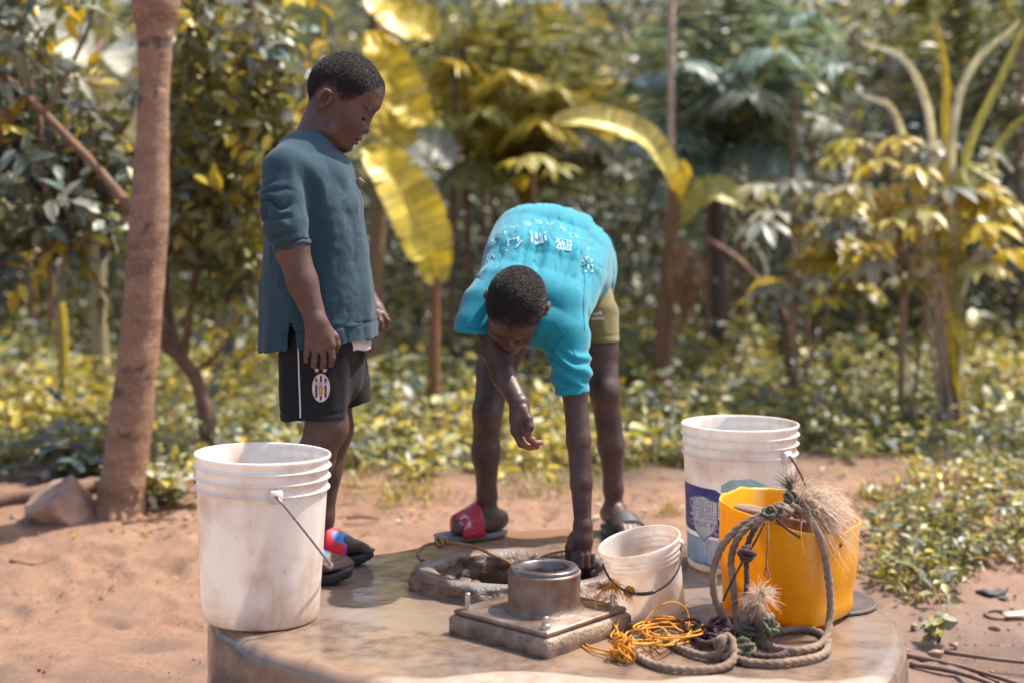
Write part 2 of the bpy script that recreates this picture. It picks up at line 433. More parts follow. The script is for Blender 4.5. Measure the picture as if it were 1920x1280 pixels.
# ---- pump pedestal: square concrete plinth, steel plate and pipe stub
M_STEEL = plain('rusty_steel', (0.21, 0.16, 0.135), 0.45, 0.4, 18, 0.4, 140, metal=0.45, tint=(0.19, 0.09, 0.05))
M_STEEL_DARK = plain('dark_steel_rim', (0.17, 0.135, 0.135), 0.33, 0.3, 26, 0.3, 150, metal=0.7)
M_PLINTH = plain('stained_plinth', (0.25, 0.17, 0.12), 0.5, 0.65, 20, 0.9, 60, dist=0.008)
M_BOLT = plain('zinc_bolt', (0.5, 0.46, 0.42), 0.35, 0.2, 60, 0.2, 200, metal=0.8)
ped = thing('pump_pedestal', (0.062, 2.965, 0.0), 'steel pipe stub on a bolted square plate and concrete plinth', 'pipe stub')
PC = np.array((0.062, 2.965, 0.0)); PR = rot(rz=R(-42))
v_, f_ = box(0.285, 0.285, 0.044, 0.006)
v_ = np.asarray(v_); obj('plinth', place(v_, PC + (0, 0, -0.004), PR), f_, M_PLINTH, ped, smoothed=False)
v_, f_ = box(0.268, 0.268, 0.012, 0.003)
obj('plate', place(v_, PC + (0, 0, 0.041), PR), f_, M_STEEL, ped, smoothed=False)
ro_, ri_ = 0.079, 0.052
pp = [(ro_ + 0.010, 0.0532), (ro_ + 0.003, 0.060), (ro_, 0.068), (ro_, 0.128), (ro_ + 0.001, 0.131), (ro_ + 0.001, 0.135), (ro_ - 0.003, 0.137)]
v_, f_ = lathe(pp, 64); obj('pipe', place(v_, PC + (0.008, 0, 0)), f_, M_STEEL, ped)
pp = [(ro_ - 0.0035, 0.136), (ro_ - 0.004, 0.143), (ro_ - 0.007, 0.146), (ri_ + 0.004, 0.146), (ri_, 0.143), (ri_ - 0.004, 0.128), (ri_ - 0.004, 0.05), (ri_ - 0.004, -0.2)]
v_, f_ = lathe(pp, 64); obj('flange', place(v_, PC + (0.008, 0, 0)), f_, M_STEEL_DARK, ped)
for a_ in (0.4, 1.97, 3.54, 5.1):
    v_, f_ = lathe([(0.0001, 0.0005), (0.0045, 0.0004), (0.0045, -0.004)], 12)
    obj('bolt_hole', place(v_, PC + (0.008 + math.cos(a_) * 0.064, math.sin(a_) * 0.064, 0.1463)), f_, plain('hole_black', (0.01, 0.009, 0.009), 0.8) if a_ == 0.4 else bpy.data.materials['hole_black'], ped)
for (sx, sy), nut in zip(((-1, -1), (1, -1), (1, 1), (-1, 1)), (False, True, True, True)):
    c0 = PC + PR @ np.array((sx * 0.112, sy * 0.112, 0.0))
    v_, f_ = lathe([(0.0001, 0.036), (0.0052, 0.036), (0.0058, 0.033), (0.0058, 0.0)] if not nut else [(0.0001, 0.026), (0.0052, 0.026), (0.0058, 0.024), (0.0058, 0.0)], 14)
    b_ = obj('bolt', place(v_, c0 + (0, 0, 0.0525)), f_, M_BOLT, ped)
    if nut:
        v_, f_ = lathe([(0.006, 0.010), (0.0095, 0.010), (0.0102, 0.008), (0.0102, 0.0)], 6)
        obj('nut', place(v_, c0 + (0, 0, 0.0533)), f_, M_BOLT, b_, smoothed=False)

# ================================================================ BUCKETS
w = N('dirty_white_plastic')
oc = w.coord()
mp = w.n('Mapping', {0: oc, 3: (22, 22, 2.5)})
streak, blot, scr = w.noise(1.0, 6, vec=(mp, 0), rough=0.6), w.noise(7, 6, rough=0.65), w.noise(60, 5, rough=0.8)
sz = w.n('SeparateXYZ', {0: oc})
low = w.ramp((sz, 2), [(0.0, 0.7), (0.06, 0.12), (0.30, 0.04)])
dirt = w.n('Math', {0: w.ramp(blot, [(0.47, 0.0), (0.72, 0.6)]), 1: w.n('Math', {0: w.ramp(streak, [(0.5, 0.0), (0.85, 0.4)]), 1: w.n('Math', {0: low, 1: w.ramp(scr, [(0.35, 0.3), (0.7, 1.0)])}, operation='MULTIPLY')}, operation='ADD')}, operation='ADD', use_clamp=True)
c = w.mix(dirt, (0.88, 0.85, 0.81), (0.62, 0.39, 0.24))
c = w.mix(w.ramp(scr, [(0.63, 0.0), (0.72, 0.6)]), c, (0.40, 0.22, 0.12))
c = w.mix(w.ramp(w.noise(1.0, 4, vec=(w.n('Mapping', {0: w.coord(), 2: (0.3, 0.5, 0.6), 3: (60, 60, 9)}), 0)), [(0.66, 0.0), (0.72, 0.5)]), c, (0.45, 0.26, 0.15))
bump = w.n('Bump', {'Strength': 0.12, 'Distance': 0.002, 'Height': scr})
p_ = w.n('BsdfPrincipled', {'Base Color': c, 'Roughness': w.ramp(blot, [(0.3, 0.28), (0.7, 0.5)]), 'Normal': bump, 'Subsurface Weight': 0.0})
t_ = w.n('BsdfTranslucent', {'Color': c}); mx = w.n('MixShader', {0: 0.36}); w.link(p_, mx.inputs[1]); w.link(t_, mx.inputs[2])
M_BUCKET = w.done(mx)
M_WIRE = plain('steel_wire', (0.26, 0.22, 0.20), 0.4, 0.3, 60, 0.2, 200, metal=0.8)
M_WIRE_DARK = plain('dark_wire', (0.035, 0.032, 0.04), 0.45, 0.3, 60)
M_EAR = plain('ear_plastic', (0.66, 0.63, 0.60), 0.45, 0.12, 40)

def bucket(name, base, tilt, label, cat, ear_ang, swing):
    root = thing(name, base, label, cat)
    H, R0, R1, wl = 0.372, 0.131, 0.1475, 0.003
    def rr(z): return R0 + (R1 - R0) * z / H
    pr = [(0.001, 0.006), (R0 - 0.012, 0.006), (R0 - 0.008, 0.0), (R0 - 0.002, 0.001), (R0, 0.006)]
    for z in np.linspace(0.03, 0.29, 9): pr.append((rr(z), z))
    for zr in (H - 0.075, H - 0.050, H - 0.026):
        pr += [(rr(zr) + 0.0005, zr - 0.003), (rr(zr) + 0.0062, zr - 0.0012), (rr(zr) + 0.0066, zr), (rr(zr) + 0.0062, zr + 0.0012), (rr(zr) + 0.0008, zr + 0.003), (rr(zr) + 0.0008, zr + 0.012)]
    pr += [(rr(H) + 0.001, H - 0.010), (rr(H) + 0.0035, H - 0.007), (rr(H) + 0.0042, H - 0.003), (rr(H) + 0.003, H), (rr(H), H + 0.001), (rr(H) - wl, H - 0.002), (rr(0.3) - wl, 0.3), (R0 - wl, 0.012), (0.001, 0.010)]
    v, f = lathe(pr, 96)
    T = rot(*tilt)
    # a hand-worn rim: not perfectly round
    a = np.arctan2(v[:, 1], v[:, 0]); k = v[:, 2] / H
    v[:, :2] *= (1 + 0.006 * k * np.sin(2 * a + 0.6) + 0.003 * k * np.sin(3 * a))[:, None]
    me = obj('shell', place(v @ T.T, base), f, M_BUCKET, root)
    if ear_ang is not None:
        ze = H - 0.072; re = rr(ze) + 0.004
        tips = []
        for e in (ear_ang, ear_ang + math.pi):
            d = np.array((math.cos(e), math.sin(e), 0)); s = np.array((-d[1], d[0], 0))
            bv, bf = box(0.028, 0.012, 0.030, 0.003)
            bv = bv[:, [0]] * s + bv[:, [1]] * d + np.outer(bv[:, 2], (0, 0, 1)) + d * (re + 0.003) + np.array((0, 0, ze - 0.015))
            ear = obj('bail_ear', place(bv @ T.T, base), bf, M_EAR, root, smoothed=False)
            tv, tf = tube(np.array([d * (re + 0.006), d * (re + 0.016)]) + (0, 0, ze + 0.003), 0.0032, 10)
            obj('pivot', place(tv @ T.T, base), tf, M_WIRE, ear)
            tips.append(d * (re + 0.013) + np.array((0, 0, ze + 0.003)))
        t = np.linspace(0, math.pi, 40)[:, None]
        m_ = (tips[0] + tips[1]) / 2
        path = m_ + (tips[0] - m_) * np.sign(np.cos(t)) * np.abs(np.cos(t)) ** 0.8 + np.array(swing) * np.abs(np.sin(t)) ** 0.8
        tv, tf = tube(path, 0.0024, 8); obj('bail', place(tv @ T.T, base), tf, M_WIRE if name == 'white_bucket' else M_WIRE_DARK, root)
    return root, T, rr
LB = G(489, 1155); LB[2] = 0.003
b1, _, _ = bucket('white_bucket', LB, (0, R(1.6), 0), 'tall mud-stained plain white bucket standing on the rim of the well apron', 'bucket', R(-69), (0.140, 0.05, -0.19))
RB = G(1384, 1058); RB[2] = 0.002
b2, T2, rr2 = bucket('paint_bucket', RB, (0, 0, 0), 'white paint bucket with a torn blue printed label behind the yellow container', 'bucket', R(-48), (0.12, 0.12, -0.17))

# printed label, wrapped on the bucket wall (u = arc length from the front, v = height)
def text_mesh(s, size, align='CENTER', offset=0.0, spacing=1.0):
    cu = bpy.data.curves.new('t', 'FONT'); cu.body = s; cu.size = size; cu.align_x = align; cu.align_y = 'CENTER'; cu.resolution_u = 3; cu.offset = offset; cu.space_character = spacing
    o = bpy.data.objects.new('t', cu); COL.objects.link(o)
    bpy.context.view_layer.update()
    me = o.evaluated_get(bpy.context.evaluated_depsgraph_get()).to_mesh()
    v = np.array([x.co[:] for x in me.vertices]).reshape(-1, 3); f = [tuple(p.vertices) for p in me.polygons]
    bpy.data.objects.remove(o); bpy.data.curves.remove(cu)
    return v, f
def wrap(v, ang0, z0, off):
    u, h = v[:, 0], v[:, 1] + z0 - 0.041
    r = np.array([rr2(z) for z in h]) + off
    a = ang0 + u / 0.142
    return place(np.stack([r * np.sin(a), -r * np.cos(a), h], -1), RB)
def patch(poly, nx=28, ny=14):                      # polygon given by top and bottom edge functions
    us, top, bot = poly
    U = np.linspace(us[0], us[-1], nx); t = np.linspace(0, 1, ny)[:, None]
    zt, zb = np.interp(U, us, top), np.interp(U, us, bot)
    v = np.stack([np.broadcast_to(U, (ny, nx)), zb + (zt - zb) * t, np.zeros((ny, nx))], -1)
    return ring_faces(v, False, closed_u=False)
M_BLUE = plain('label_blue', (0.075, 0.07, 0.27), 0.45, 0.45, 30, 0.05)
M_PALE = plain('label_grey', (0.72, 0.70, 0.69), 0.45, 0.18, 26, 0.05)
M_WASH = plain('label_worn_blue', (0.50, 0.62, 0.68), 0.5, 0.25, 30, 0.05)
M_TEAL = plain('label_worn_teal', (0.36, 0.60, 0.62), 0.5, 0.3, 24, 0.05)
M_PRINT = plain('label_navy_print', (0.06, 0.07, 0.22), 0.5, 0.3, 60, 0.05)
M_OUT = plain('label_letter_edge', (0.30, 0.28, 0.30), 0.5, 0.2, 40, 0.05)
A0 = R(-46)
v_, f_ = patch(([-0.13, -0.05, 0.03, 0.062, 0.075], [0.262, 0.262, 0.259, 0.238, 0.205], [0.146, 0.142, 0.136, 0.134, 0.134]))
lab = obj('label_band', wrap(v_, A0, 0, 0.0006), f_, M_BLUE, b2)
v_, f_ = patch(([-0.11, -0.02, 0.07], [0.132, 0.130, 0.128], [0.062, 0.06, 0.055]))
obj('label_wash', wrap(v_, A0, 0, 0.0004), f_, M_WASH, b2)
v_, f_ = patch(([0.045, 0.07, 0.12, 0.17], [0.272, 0.288, 0.292, 0.27], [0.255, 0.25, 0.248, 0.262]))
obj('label_smear', wrap(v_, A0, 0, 0.0005), f_, M_TEAL, b2)
v_, f_ = patch(([-0.052, -0.035, -0.008, 0.018, 0.036], [0.232, 0.236, 0.240, 0.232, 0.229], [0.160, 0.140, 0.122, 0.140, 0.160]))
obj('shield_edge', wrap(v_ , A0, 0, 0.0010), f_, M_OUT, lab)
v_, f_ = patch(([-0.049, -0.033, -0.008, 0.016, 0.033], [0.229, 0.233, 0.237, 0.229, 0.226], [0.163, 0.144, 0.127, 0.144, 0.163]))
obj('shield', wrap(v_, A0, 0, 0.0014), f_, M_PALE, lab)
def lettering(txt, size, ang, z, mat, off, parent, offset=0.0, spacing=1.0, sx=1.0, name='lettering'):
    v, f = text_mesh(txt, size, offset=offset, spacing=spacing); v[:, 0] *= sx
    return obj(name, wrap(v, ang, z, off), f, mat, parent, smoothed=False)
M_PALE2 = plain('label_letter_face', (0.80, 0.78, 0.77), 0.45, 0.12, 30, 0.05)
lettering('SHIELD', 0.066, A0, 0.203, M_OUT, 0.0018, lab, offset=0.0016, sx=0.62)
lettering('SHIELD', 0.066, A0, 0.203, M_PALE2, 0.0022, lab, offset=-0.0005, sx=0.62)
lettering('ACRYLIC PAINT', 0.0185, R(-47), 0.165, M_PALE2, 0.0018, lab, offset=0.0012, spacing=1.12, sx=1.08)
lettering('ACRYLIC PAINT', 0.0185, R(-47), 0.165, M_PRINT, 0.0022, lab, spacing=1.12, sx=1.08)
lettering('for', 0.016, R(-32), 0.146, M_PALE2, 0.0018, lab)
lettering('TIM', 0.05, R(-40), 0.098, M_PALE2, 0.0009, b2, sx=0.8)
lettering('Colour Mixing Technology', 0.0155, R(-37), 0.062, M_PRINT, 0.0009, b2)

# ---- small translucent pail
w = N('cloudy_plastic')
blot = w.noise(16, 6, rough=0.65)
c = w.mix(w.ramp(blot, [(0.4, 0.0), (0.75, 0.7)]), (0.87, 0.81, 0.75), (0.62, 0.42, 0.28))
p_ = w.n('BsdfPrincipled', {'Base Color': c, 'Roughness': 0.3, 'Normal': w.n('Bump', {'Strength': 0.1, 'Distance': 0.002, 'Height': w.noise(80, 4)})})
t_ = w.n('BsdfTranslucent', {'Color': c}); mx = w.n('MixShader', {0: 0.55}); w.link(p_, mx.inputs[1]); w.link(t_, mx.inputs[2])
M_CLOUDY = w.done(mx)
PB = G(1228, 1158); PB[2] = 0.012
pail = thing('small_pail', PB, 'small cloudy translucent pail leaning over with a dark wire bail', 'pail')
pr = [(0.001, 0.004), (0.062, 0.004), (0.066, 0.0), (0.070, 0.003)]
for z in np.linspace(0.02, 0.125, 6): pr.append((0.070 + 0.018 * z / 0.17, z))
for zr in (0.132, 0.143, 0.154):
    r_ = 0.071 + 0.019 * zr / 0.17; pr += [(r_, zr - 0.003), (r_ + 0.004, zr - 0.001), (r_ + 0.004, zr + 0.001), (r_ + 0.0005, zr + 0.003)]
pr += [(0.0925, 0.166), (0.0945, 0.171), (0.0935, 0.175), (0.0895, 0.175), (0.0885, 0.168), (0.082, 0.12), (0.067, 0.010), (0.001, 0.008)]
v_, f_ = lathe(pr, 72); TP = rot(R(6), R(-13), 0)
obj('shell', place(v_ @ TP.T, PB), f_, M_CLOUDY, pail)
# the bail: from the left side, sagging down across the front to the right side
e1, e2 = np.array((-0.090, -0.012, 0.150)), np.array((0.088, -0.02, 0.155))
tt = np.linspace(0, math.pi, 36)[:, None]
path = (e1 + e2) / 2 + (e1 - e2) / 2 * np.cos(tt) + np.array((-0.004, -0.088, -0.062)) * np.sin(tt)
v_, f_ = tube(path, 0.0025, 8); obj('bail', place(v_ @ TP.T, PB), f_, M_WIRE_DARK, pail)
v_, f_ = tube(path[14:20], 0.0042, 10); obj('bail_grip', place(v_ @ TP.T, PB), f_, M_WIRE_DARK, pail)
for e in (e1, e2):
    v_, f_ = box(0.014, 0.014, 0.016, 0.003); obj('bail_ear', place((v_ + e - (0, 0, 0.008)) @ TP.T, PB), f_, M_EAR, pail, smoothed=False)

# ---- yellow jerrycan cut open, with a wooden bar
w = N('yellow_plastic')
oc = w.coord(); mp = w.n('Mapping', {0: oc, 3: (18, 18, 3)})
st, bl = w.noise(1.0, 6, vec=(mp, 0)), w.noise(9, 6, rough=0.7)
c = w.mix(w.ramp(bl, [(0.3, 0.0), (0.7, 1.0)]), (0.82, 0.43, 0.004), (0.95, 0.56, 0.010))
c = w.mix(w.ramp(st, [(0.52, 0.0), (0.72, 0.6)]), c, (0.84, 0.60, 0.26))
c = w.mix(w.ramp(w.noise(55, 5, rough=0.8), [(0.60, 0.0), (0.74, 0.75)]), c, (0.36, 0.17, 0.03))
p_ = w.n('BsdfPrincipled', {'Base Color': c, 'Roughness': 0.36, 'Normal': w.n('Bump', {'Strength': 0.15, 'Distance': 0.003, 'Height': bl})})
t_ = w.n('BsdfTranslucent', {'Color': c}); mx = w.n('MixShader', {0: 0.45}); w.link(p_, mx.inputs[1]); w.link(t_, mx.inputs[2])
M_YEL = w.done(mx)
YC = np.array((0.628, 3.098, 0.0075))
can = thing('cut_jerrycan', YC, 'yellow plastic jerrycan with its top cut off, used as a bucket', 'container')
na = 96; a = np.linspace(0, 2 * math.pi, na, endpoint=False)
def rsq(a, s, e=4.0, asp=1.06):
    k = (np.abs(np.cos(a)) ** e + np.abs(np.sin(a)) ** e) ** (-1 / e)
    return np.stack([np.cos(a) * k * s * asp, np.sin(a) * k * s], -1)
YR = rot(rz=R(-38))
wa = (a + R(-38))
rimz = 0.236 + 0.020 * np.sin(wa + R(-10)) - 0.020 * np.cos(wa + R(-8)) + 0.003 * fbm(np.stack([np.cos(a) * 5, np.sin(a) * 5, a * 0], -1), 3)
rings = []
def yring(s, z, e=4.0): return np.column_stack([rsq(a, s, e), np.broadcast_to(z, (na,))])
rings.append(yring(0.002, 0.0, 2)); rings.append(yring(0.105, 0.0)); rings.append(yring(0.117, 0.004)); rings.append(yring(0.1225, 0.016))
for t in np.linspace(0.1, 1, 12):
    s_ = 0.1225 + 0.014 * t - 0.002 * math.sin(t * 9)
    rings.append(yring(s_, 0.016 + (rimz - 0.018) * t, 4.0 - 0.6 * t))
rings.append(yring(0.1355, rimz, 3.4)); rings.append(yring(0.1325, rimz + 0.0005, 3.4)); rings.append(yring(0.130, rimz - 0.006, 3.4))
rings.append(yring(0.119, 0.03)); rings.append(yring(0.11, 0.008)); rings.append(yring(0.002, 0.008, 2))
v = np.array(rings)
dn = 0.003 * fbm(v * 9 + 3, 3); v[2:-3, :, :2] *= (1 + dn[2:-3, :, None] / 0.12 * 0.6)
v_, f_ = ring_faces(v, False)
obj('shell', place(v_ @ YR.T, YC), f_, M_YEL, can)
w = N('weathered_wood')
mp = w.n('Mapping', {0: w.coord(), 3: (6, 60, 60)})
gn = w.noise(1.0, 6, vec=(mp, 0))
M_WOOD = w.done(w.n('BsdfPrincipled', {'Base Color': w.mix(w.ramp(gn, [(0.3, 0.0), (0.7, 1.0)]), (0.10, 0.055, 0.035), (0.34, 0.22, 0.15)), 'Roughness': 0.8, 'Normal': w.n('Bump', {'Strength': 0.6, 'Distance': 0.003, 'Height': gn})}))
v_, f_ = box(0.235, 0.055, 0.036, 0.004)
br = rot(rz=R(-24), ry=R(7))
obj('wooden_bar', place(v_ @ br.T, YC + np.array((-0.012, -0.004, 0.190))), f_, M_WOOD, can, smoothed=False)
M_HOLE = plain('melted_hole', (0.02, 0.012, 0.008), 0.8)
# burnt hole near the rim
bvh_can = BVHTree.FromPolygons([tuple(x) for x in place(v.reshape(-1, 3) @ YR.T, YC)], [tuple(int(i) for i in q) for q in f_[0] if True] if False else [tuple(int(i) for i in q) for q in ring_faces(v, False)[1][0]])
def on(bvh, px, py, off=0.0):
    d = Vector(ray(px, py)); h = bvh.ray_cast(Vector((0, 0, CAM_H)), d.normalized())
    return None if h[0] is None else np.array(h[0]) + np.array(h[1]) * off * (1 if h[1].dot(d) < 0 else -1)
def can_pt(px, py, off=0.008, d=3.0):
    p = on(bvh_can, px, py); 
    if p is None: return P(px, py, d)
    r = ray(px, py); return p - r / np.linalg.norm(r) * off
hp = on(bvh_can, 1575, 1021, 0.0008)
if hp is not None:
    v_, f_ = rock_mesh((0.006, 0.002, 0.008), 4, 2); obj('hole', place(v_, hp), f_, M_HOLE, can)
# round lid the container stands on
LID = thing('flat_disc', (0.735, 3.20, 0.0), 'dark wet round disc lying under the yellow container', 'disc')
v_, f_ = lathe([(0.001, 0.0045), (0.10, 0.0045), (0.112, 0.005), (0.118, 0.004), (0.119, 0.001), (0.001, 0.0005)], 64)
obj('disc_plate', place(v_, (0.735, 3.20, 0.0015)), f_, plain('wet_dark_plate', (0.07, 0.05, 0.04), 0.5, 0.3, 20), LID)
v_, f_ = lathe([(0.112, 0.0052), (0.1185, 0.0075), (0.121, 0.006), (0.1215, 0.001)], 64)
obj('disc_edge', place(v_, (0.735, 3.20, 0.0015)), f_, plain('worn_plate_edge', (0.10, 0.07, 0.055), 0.6, 0.3, 30), LID)

# ================================================================ ROPES
def rope_mat(name, a, b, sc=60):
    w = N(name); n1, n2 = w.noise(18, 5), w.noise(420, 3, rough=0.8)
    c = w.mix(w.ramp(n1, [(0.35, 0.0), (0.7, 1.0)]), a, b)
    c = w.mix(w.ramp(n2, [(0.35, 0.45), (0.55, 0.0)]), c, tuple(x * 0.4 for x in a))
    return w.done(w.n('BsdfPrincipled', {'Base Color': c, 'Roughness': 0.9, 'Specular IOR Level': 0.2, 'Sheen Weight': 0.15, 'Normal': w.n('Bump', {'Strength': 0.8, 'Distance': 0.0015, 'Height': n2})}))
M_ROPE = rope_mat('hemp_rope', (0.19, 0.122, 0.083), (0.37, 0.265, 0.19))
M_ROPE_D = rope_mat('maroon_rope', (0.055, 0.028, 0.032), (0.13, 0.07, 0.07))
M_ROPE_G = rope_mat('green_twine', (0.085, 0.09, 0.055), (0.20, 0.20, 0.135))
M_ROPE_B = rope_mat('brown_cord', (0.19, 0.105, 0.055), (0.34, 0.20, 0.11))
M_TWINE = rope_mat('orange_twine', (0.62, 0.24, 0.02), (0.85, 0.40, 0.04))
M_FIBRE = plain('frayed_fibre', (0.80, 0.66, 0.52), 0.85, 0.2, 60, trans=0.35)
def rope(name, pts, r, mat, parent, fuzz=0.03, pitch=None, per=10):
    v, f = rope_mesh(pts, r, pitch, fuzz=fuzz, per=per); return obj(name, v, f, mat, parent)
def knot_pts(c, s, turns=3, seed=1, flat=0.8):
    rs = np.random.default_rng(seed); t = np.linspace(0, 2 * math.pi * turns, turns * 9)
    ph = rs.uniform(0, 6, 3)
    p = np.stack([np.cos(t + ph[0]) * (0.62 + 0.38 * np.cos(t * (turns + 1) / turns + ph[1])), np.sin(t + ph[0]) * (0.62 + 0.38 * np.cos(t * (turns + 1) / turns + ph[1])), np.sin(t * (turns + 1) / turns + ph[2]) * flat], -1)
    q = rot(*rs.uniform(-0.7, 0.7, 3)); return np.asarray(c) + (p * s) @ q.T
def tuft(name, root_p, dirs, n, L, mat, parent, droop=0.5, spread=0.5, wid=0.0006, seed=3):
    rs = np.random.default_rng(seed); m = MB()
    for k in range(n):
        d = np.asarray(dirs, float)[rs.integers(len(dirs))] + rs.normal(0, spread, 3); d /= np.linalg.norm(d)
        l = L * rs.uniform(0.5, 1.1); t = np.linspace(0, 1, 7)[:, None]
        p = np.asarray(root_p) + rs.normal(0, L * 0.06, 3) + d * l * t + np.array((0, 0, -droop * l)) * t ** 2 + rs.normal(0, L * 0.05, 3) * t * np.sin(t * 7 + rs.uniform(0, 6))
        v, f = tube(p, wid * (1.1 - 0.6 * t[:, 0]), 3, False); m.add(v, f)
    return m.build(name, mat, parent)
def S(px, py, z=0.0): return G(px, py, z)            # a spot on the slab
hemp = thing('hemp_rope', S(1450, 1220), 'thick hemp rope knotted over the yellow container and coiled in front of it', 'rope')
r_ = 0.0082
rope('strand', [can_pt(1470, 952, 0.0, 3.1) if False else P(1478, 950, 3.02), P(1440, 957, 2.995), P(1392, 977, 2.985), P(1355, 1012, 2.985), P(1338, 1052, 2.985), P(1334, 1090, 2.98), P(1342, 1128, 2.975), P(1360, 1160, 2.97), S(1372, 1184, 0.012)], r_, M_ROPE, hemp)
rope('strand', [P(1468, 958, 3.0), P(1420, 968, 2.985), P(1384, 998, 2.97), P(1368, 1040, 2.965), P(1372, 1090, 2.955), P(1376, 1140, 2.945), S(1384, 1182, 0.02)], r_ * 0.93, M_ROPE, hemp)
rope('strand', [P(1480, 942, 3.04), P(1505, 960, 3.0), P(1528, 990, 2.965), P(1541, 1030, 2.955), P(1549, 1080, 2.945), P(1553, 1125, 2.935), P(1550, 1160, 2.92), S(1541, 1194, 0.012), S(1515, 1208, 0.010), S(1478, 1212, 0.009), S(1440, 1204, 0.009), S(1415, 1192, 0.011)], r_, M_ROPE, hemp)
rope('strand', [S(1410, 1190, 0.009), S(1440, 1180, 0.009), S(1500, 1172, 0.009), S(1540, 1183, 0.009), S(1548, 1207, 0.009), S(1532, 1222, 0.009), S(1490, 1231, 0.009), S(1440, 1236, 0.009), S(1395, 1232, 0.009), S(1365, 1218, 0.013)], r_ * 0.95, M_ROPE, hemp)
rope('strand', [S(1370, 1208, 0.028), S(1372, 1228, 0.016), S(1350, 1243, 0.009), S(1310, 1247, 0.009), S(1262, 1245, 0.009), S(1222, 1237, 0.009), S(1196, 1222, 0.009), S(1190, 1208, 0.009)], r_ * 0.95, M_ROPE, hemp)
rope('strand', [S(1355, 1222, 0.012), S(1320, 1222, 0.009), S(1290, 1214, 0.009), S(1262, 1200, 0.009), S(1250, 1185, 0.009)], r_ * 0.9, M_ROPE, hemp)
for c_, s_, sd, mt in ((P(1500, 948, 3.02), 0.021, 2, M_ROPE), (P(1462, 952, 3.0), 0.017, 5, M_ROPE), (S(1358, 1204, 0.03), 0.024, 7, M_ROPE), (P(1405, 1150, 2.90), 0.027, 9, M_ROPE), (P(1425, 1165, 2.89), 0.022, 12, M_ROPE)):
    rope('knot', knot_pts(c_, s_, 3, sd), r_ * 0.9, mt, hemp)
for c_, s_, sd in ((P(1440, 960, 2.985), 0.014, 1), (P(1478, 930, 3.03), 0.014, 4), (S(1392, 1208, 0.024), 0.020, 6), (P(1435, 1172, 2.87), 0.020, 8), (P(1398, 1172, 2.88), 0.016, 3)):
    rope('twine_wrap', knot_pts(c_, s_, 4, sd), 0.0036, M_ROPE_G, hemp)
tuft('frayed_end', P(1500, 940, 3.03), [(0.9, -0.1, 0.45), (0.8, -0.2, 0.1), (0.5, -0.3, 0.6), (0.7, -0.3, -0.1)], 800, 0.12, M_FIBRE, hemp, 0.55, 0.30)
tuft('frayed_end', P(1478, 912, 3.04), [(-0.2, 0, 1), (-0.5, 0, 0.6), (0.0, 0, 0.8)], 130, 0.05, M_ROPE_G, hemp, 0.1, 0.4, 0.0005, 5)
tuft('frayed_end', P(1420, 1108, 2.88), [(-0.7, 0, 0.4), (0.7, 0, 0.3), (0, 0, 0.6), (0.5, -0.3, -0.2), (-0.6, 0, -0.2)], 260, 0.05, M_FIBRE, hemp, 0.3, 0.5, 0.0006, 8)
tuft('stray_fibres', P(1380, 1200, 2.86), [(1, 0, 0.3), (-1, 0, 0.3), (0, 0, 1)], 90, 0.035, M_FIBRE, hemp, 0.4, 0.7, 0.0004, 9)

mar = thing('maroon_rope', S(1330, 1190), 'dark maroon rope tied down the left side of the yellow container', 'rope')
rope('strand', [P(1425, 968, 2.97), P(1412, 985, 2.955), P(1400, 1010, 2.95), P(1396, 1040, 2.945), P(1397, 1080, 2.935), P(1394, 1120, 2.925), P(1388, 1150, 2.92)], 0.0062, M_ROPE_D, mar)
rope('knot', knot_pts(P(1396, 1032, 2.935), 0.0145, 3, 3), 0.0058, M_ROPE_D, mar)
rope('cord', [P(1430, 975, 2.96), P(1412, 1010, 2.945), P(1390, 1045, 2.945), P(1366, 1090, 2.95), P(1352, 1120, 2.955)], 0.0024, M_ROPE_D, mar)
rope('cord', [P(1436, 974, 2.95), P(1436, 1010, 2.93), P(1433, 1050, 2.925), P(1438, 1076, 2.92), P(1430, 1070, 2.92), P(1434, 1052, 2.925)], 0.0018, M_ROPE_B, mar)
rope('cord', [P(1452, 968, 2.97), P(1470, 985, 2.96), P(1492, 1000, 2.965), P(1505, 1008, 3.0)], 0.003, M_ROPE_D, mar)
for k in range(7):
    rs = np.random.default_rng(40 + k); c_ = S(1325 + rs.uniform(-26, 34), 1178 + rs.uniform(-12, 18), 0.014 + 0.008 * rs.random())
    rope('tangle', knot_pts(c_, rs.uniform(0.018, 0.036), 2, 60 + k, 0.35), rs.uniform(0.0028, 0.0048), M_ROPE_D, mar)
rope('strand', [S(1335, 1192, 0.012), S(1375, 1212, 0.01), S(1420, 1222, 0.008), S(1450, 1222, 0.008), S(1470, 1216, 0.008)], 0.006, M_ROPE_D, mar)
rope('strand', [S(1295, 1180, 0.008), S(1318, 1198, 0.014), S(1350, 1190, 0.02), S(1378, 1178, 0.022)], 0.006, M_ROPE_D, mar)

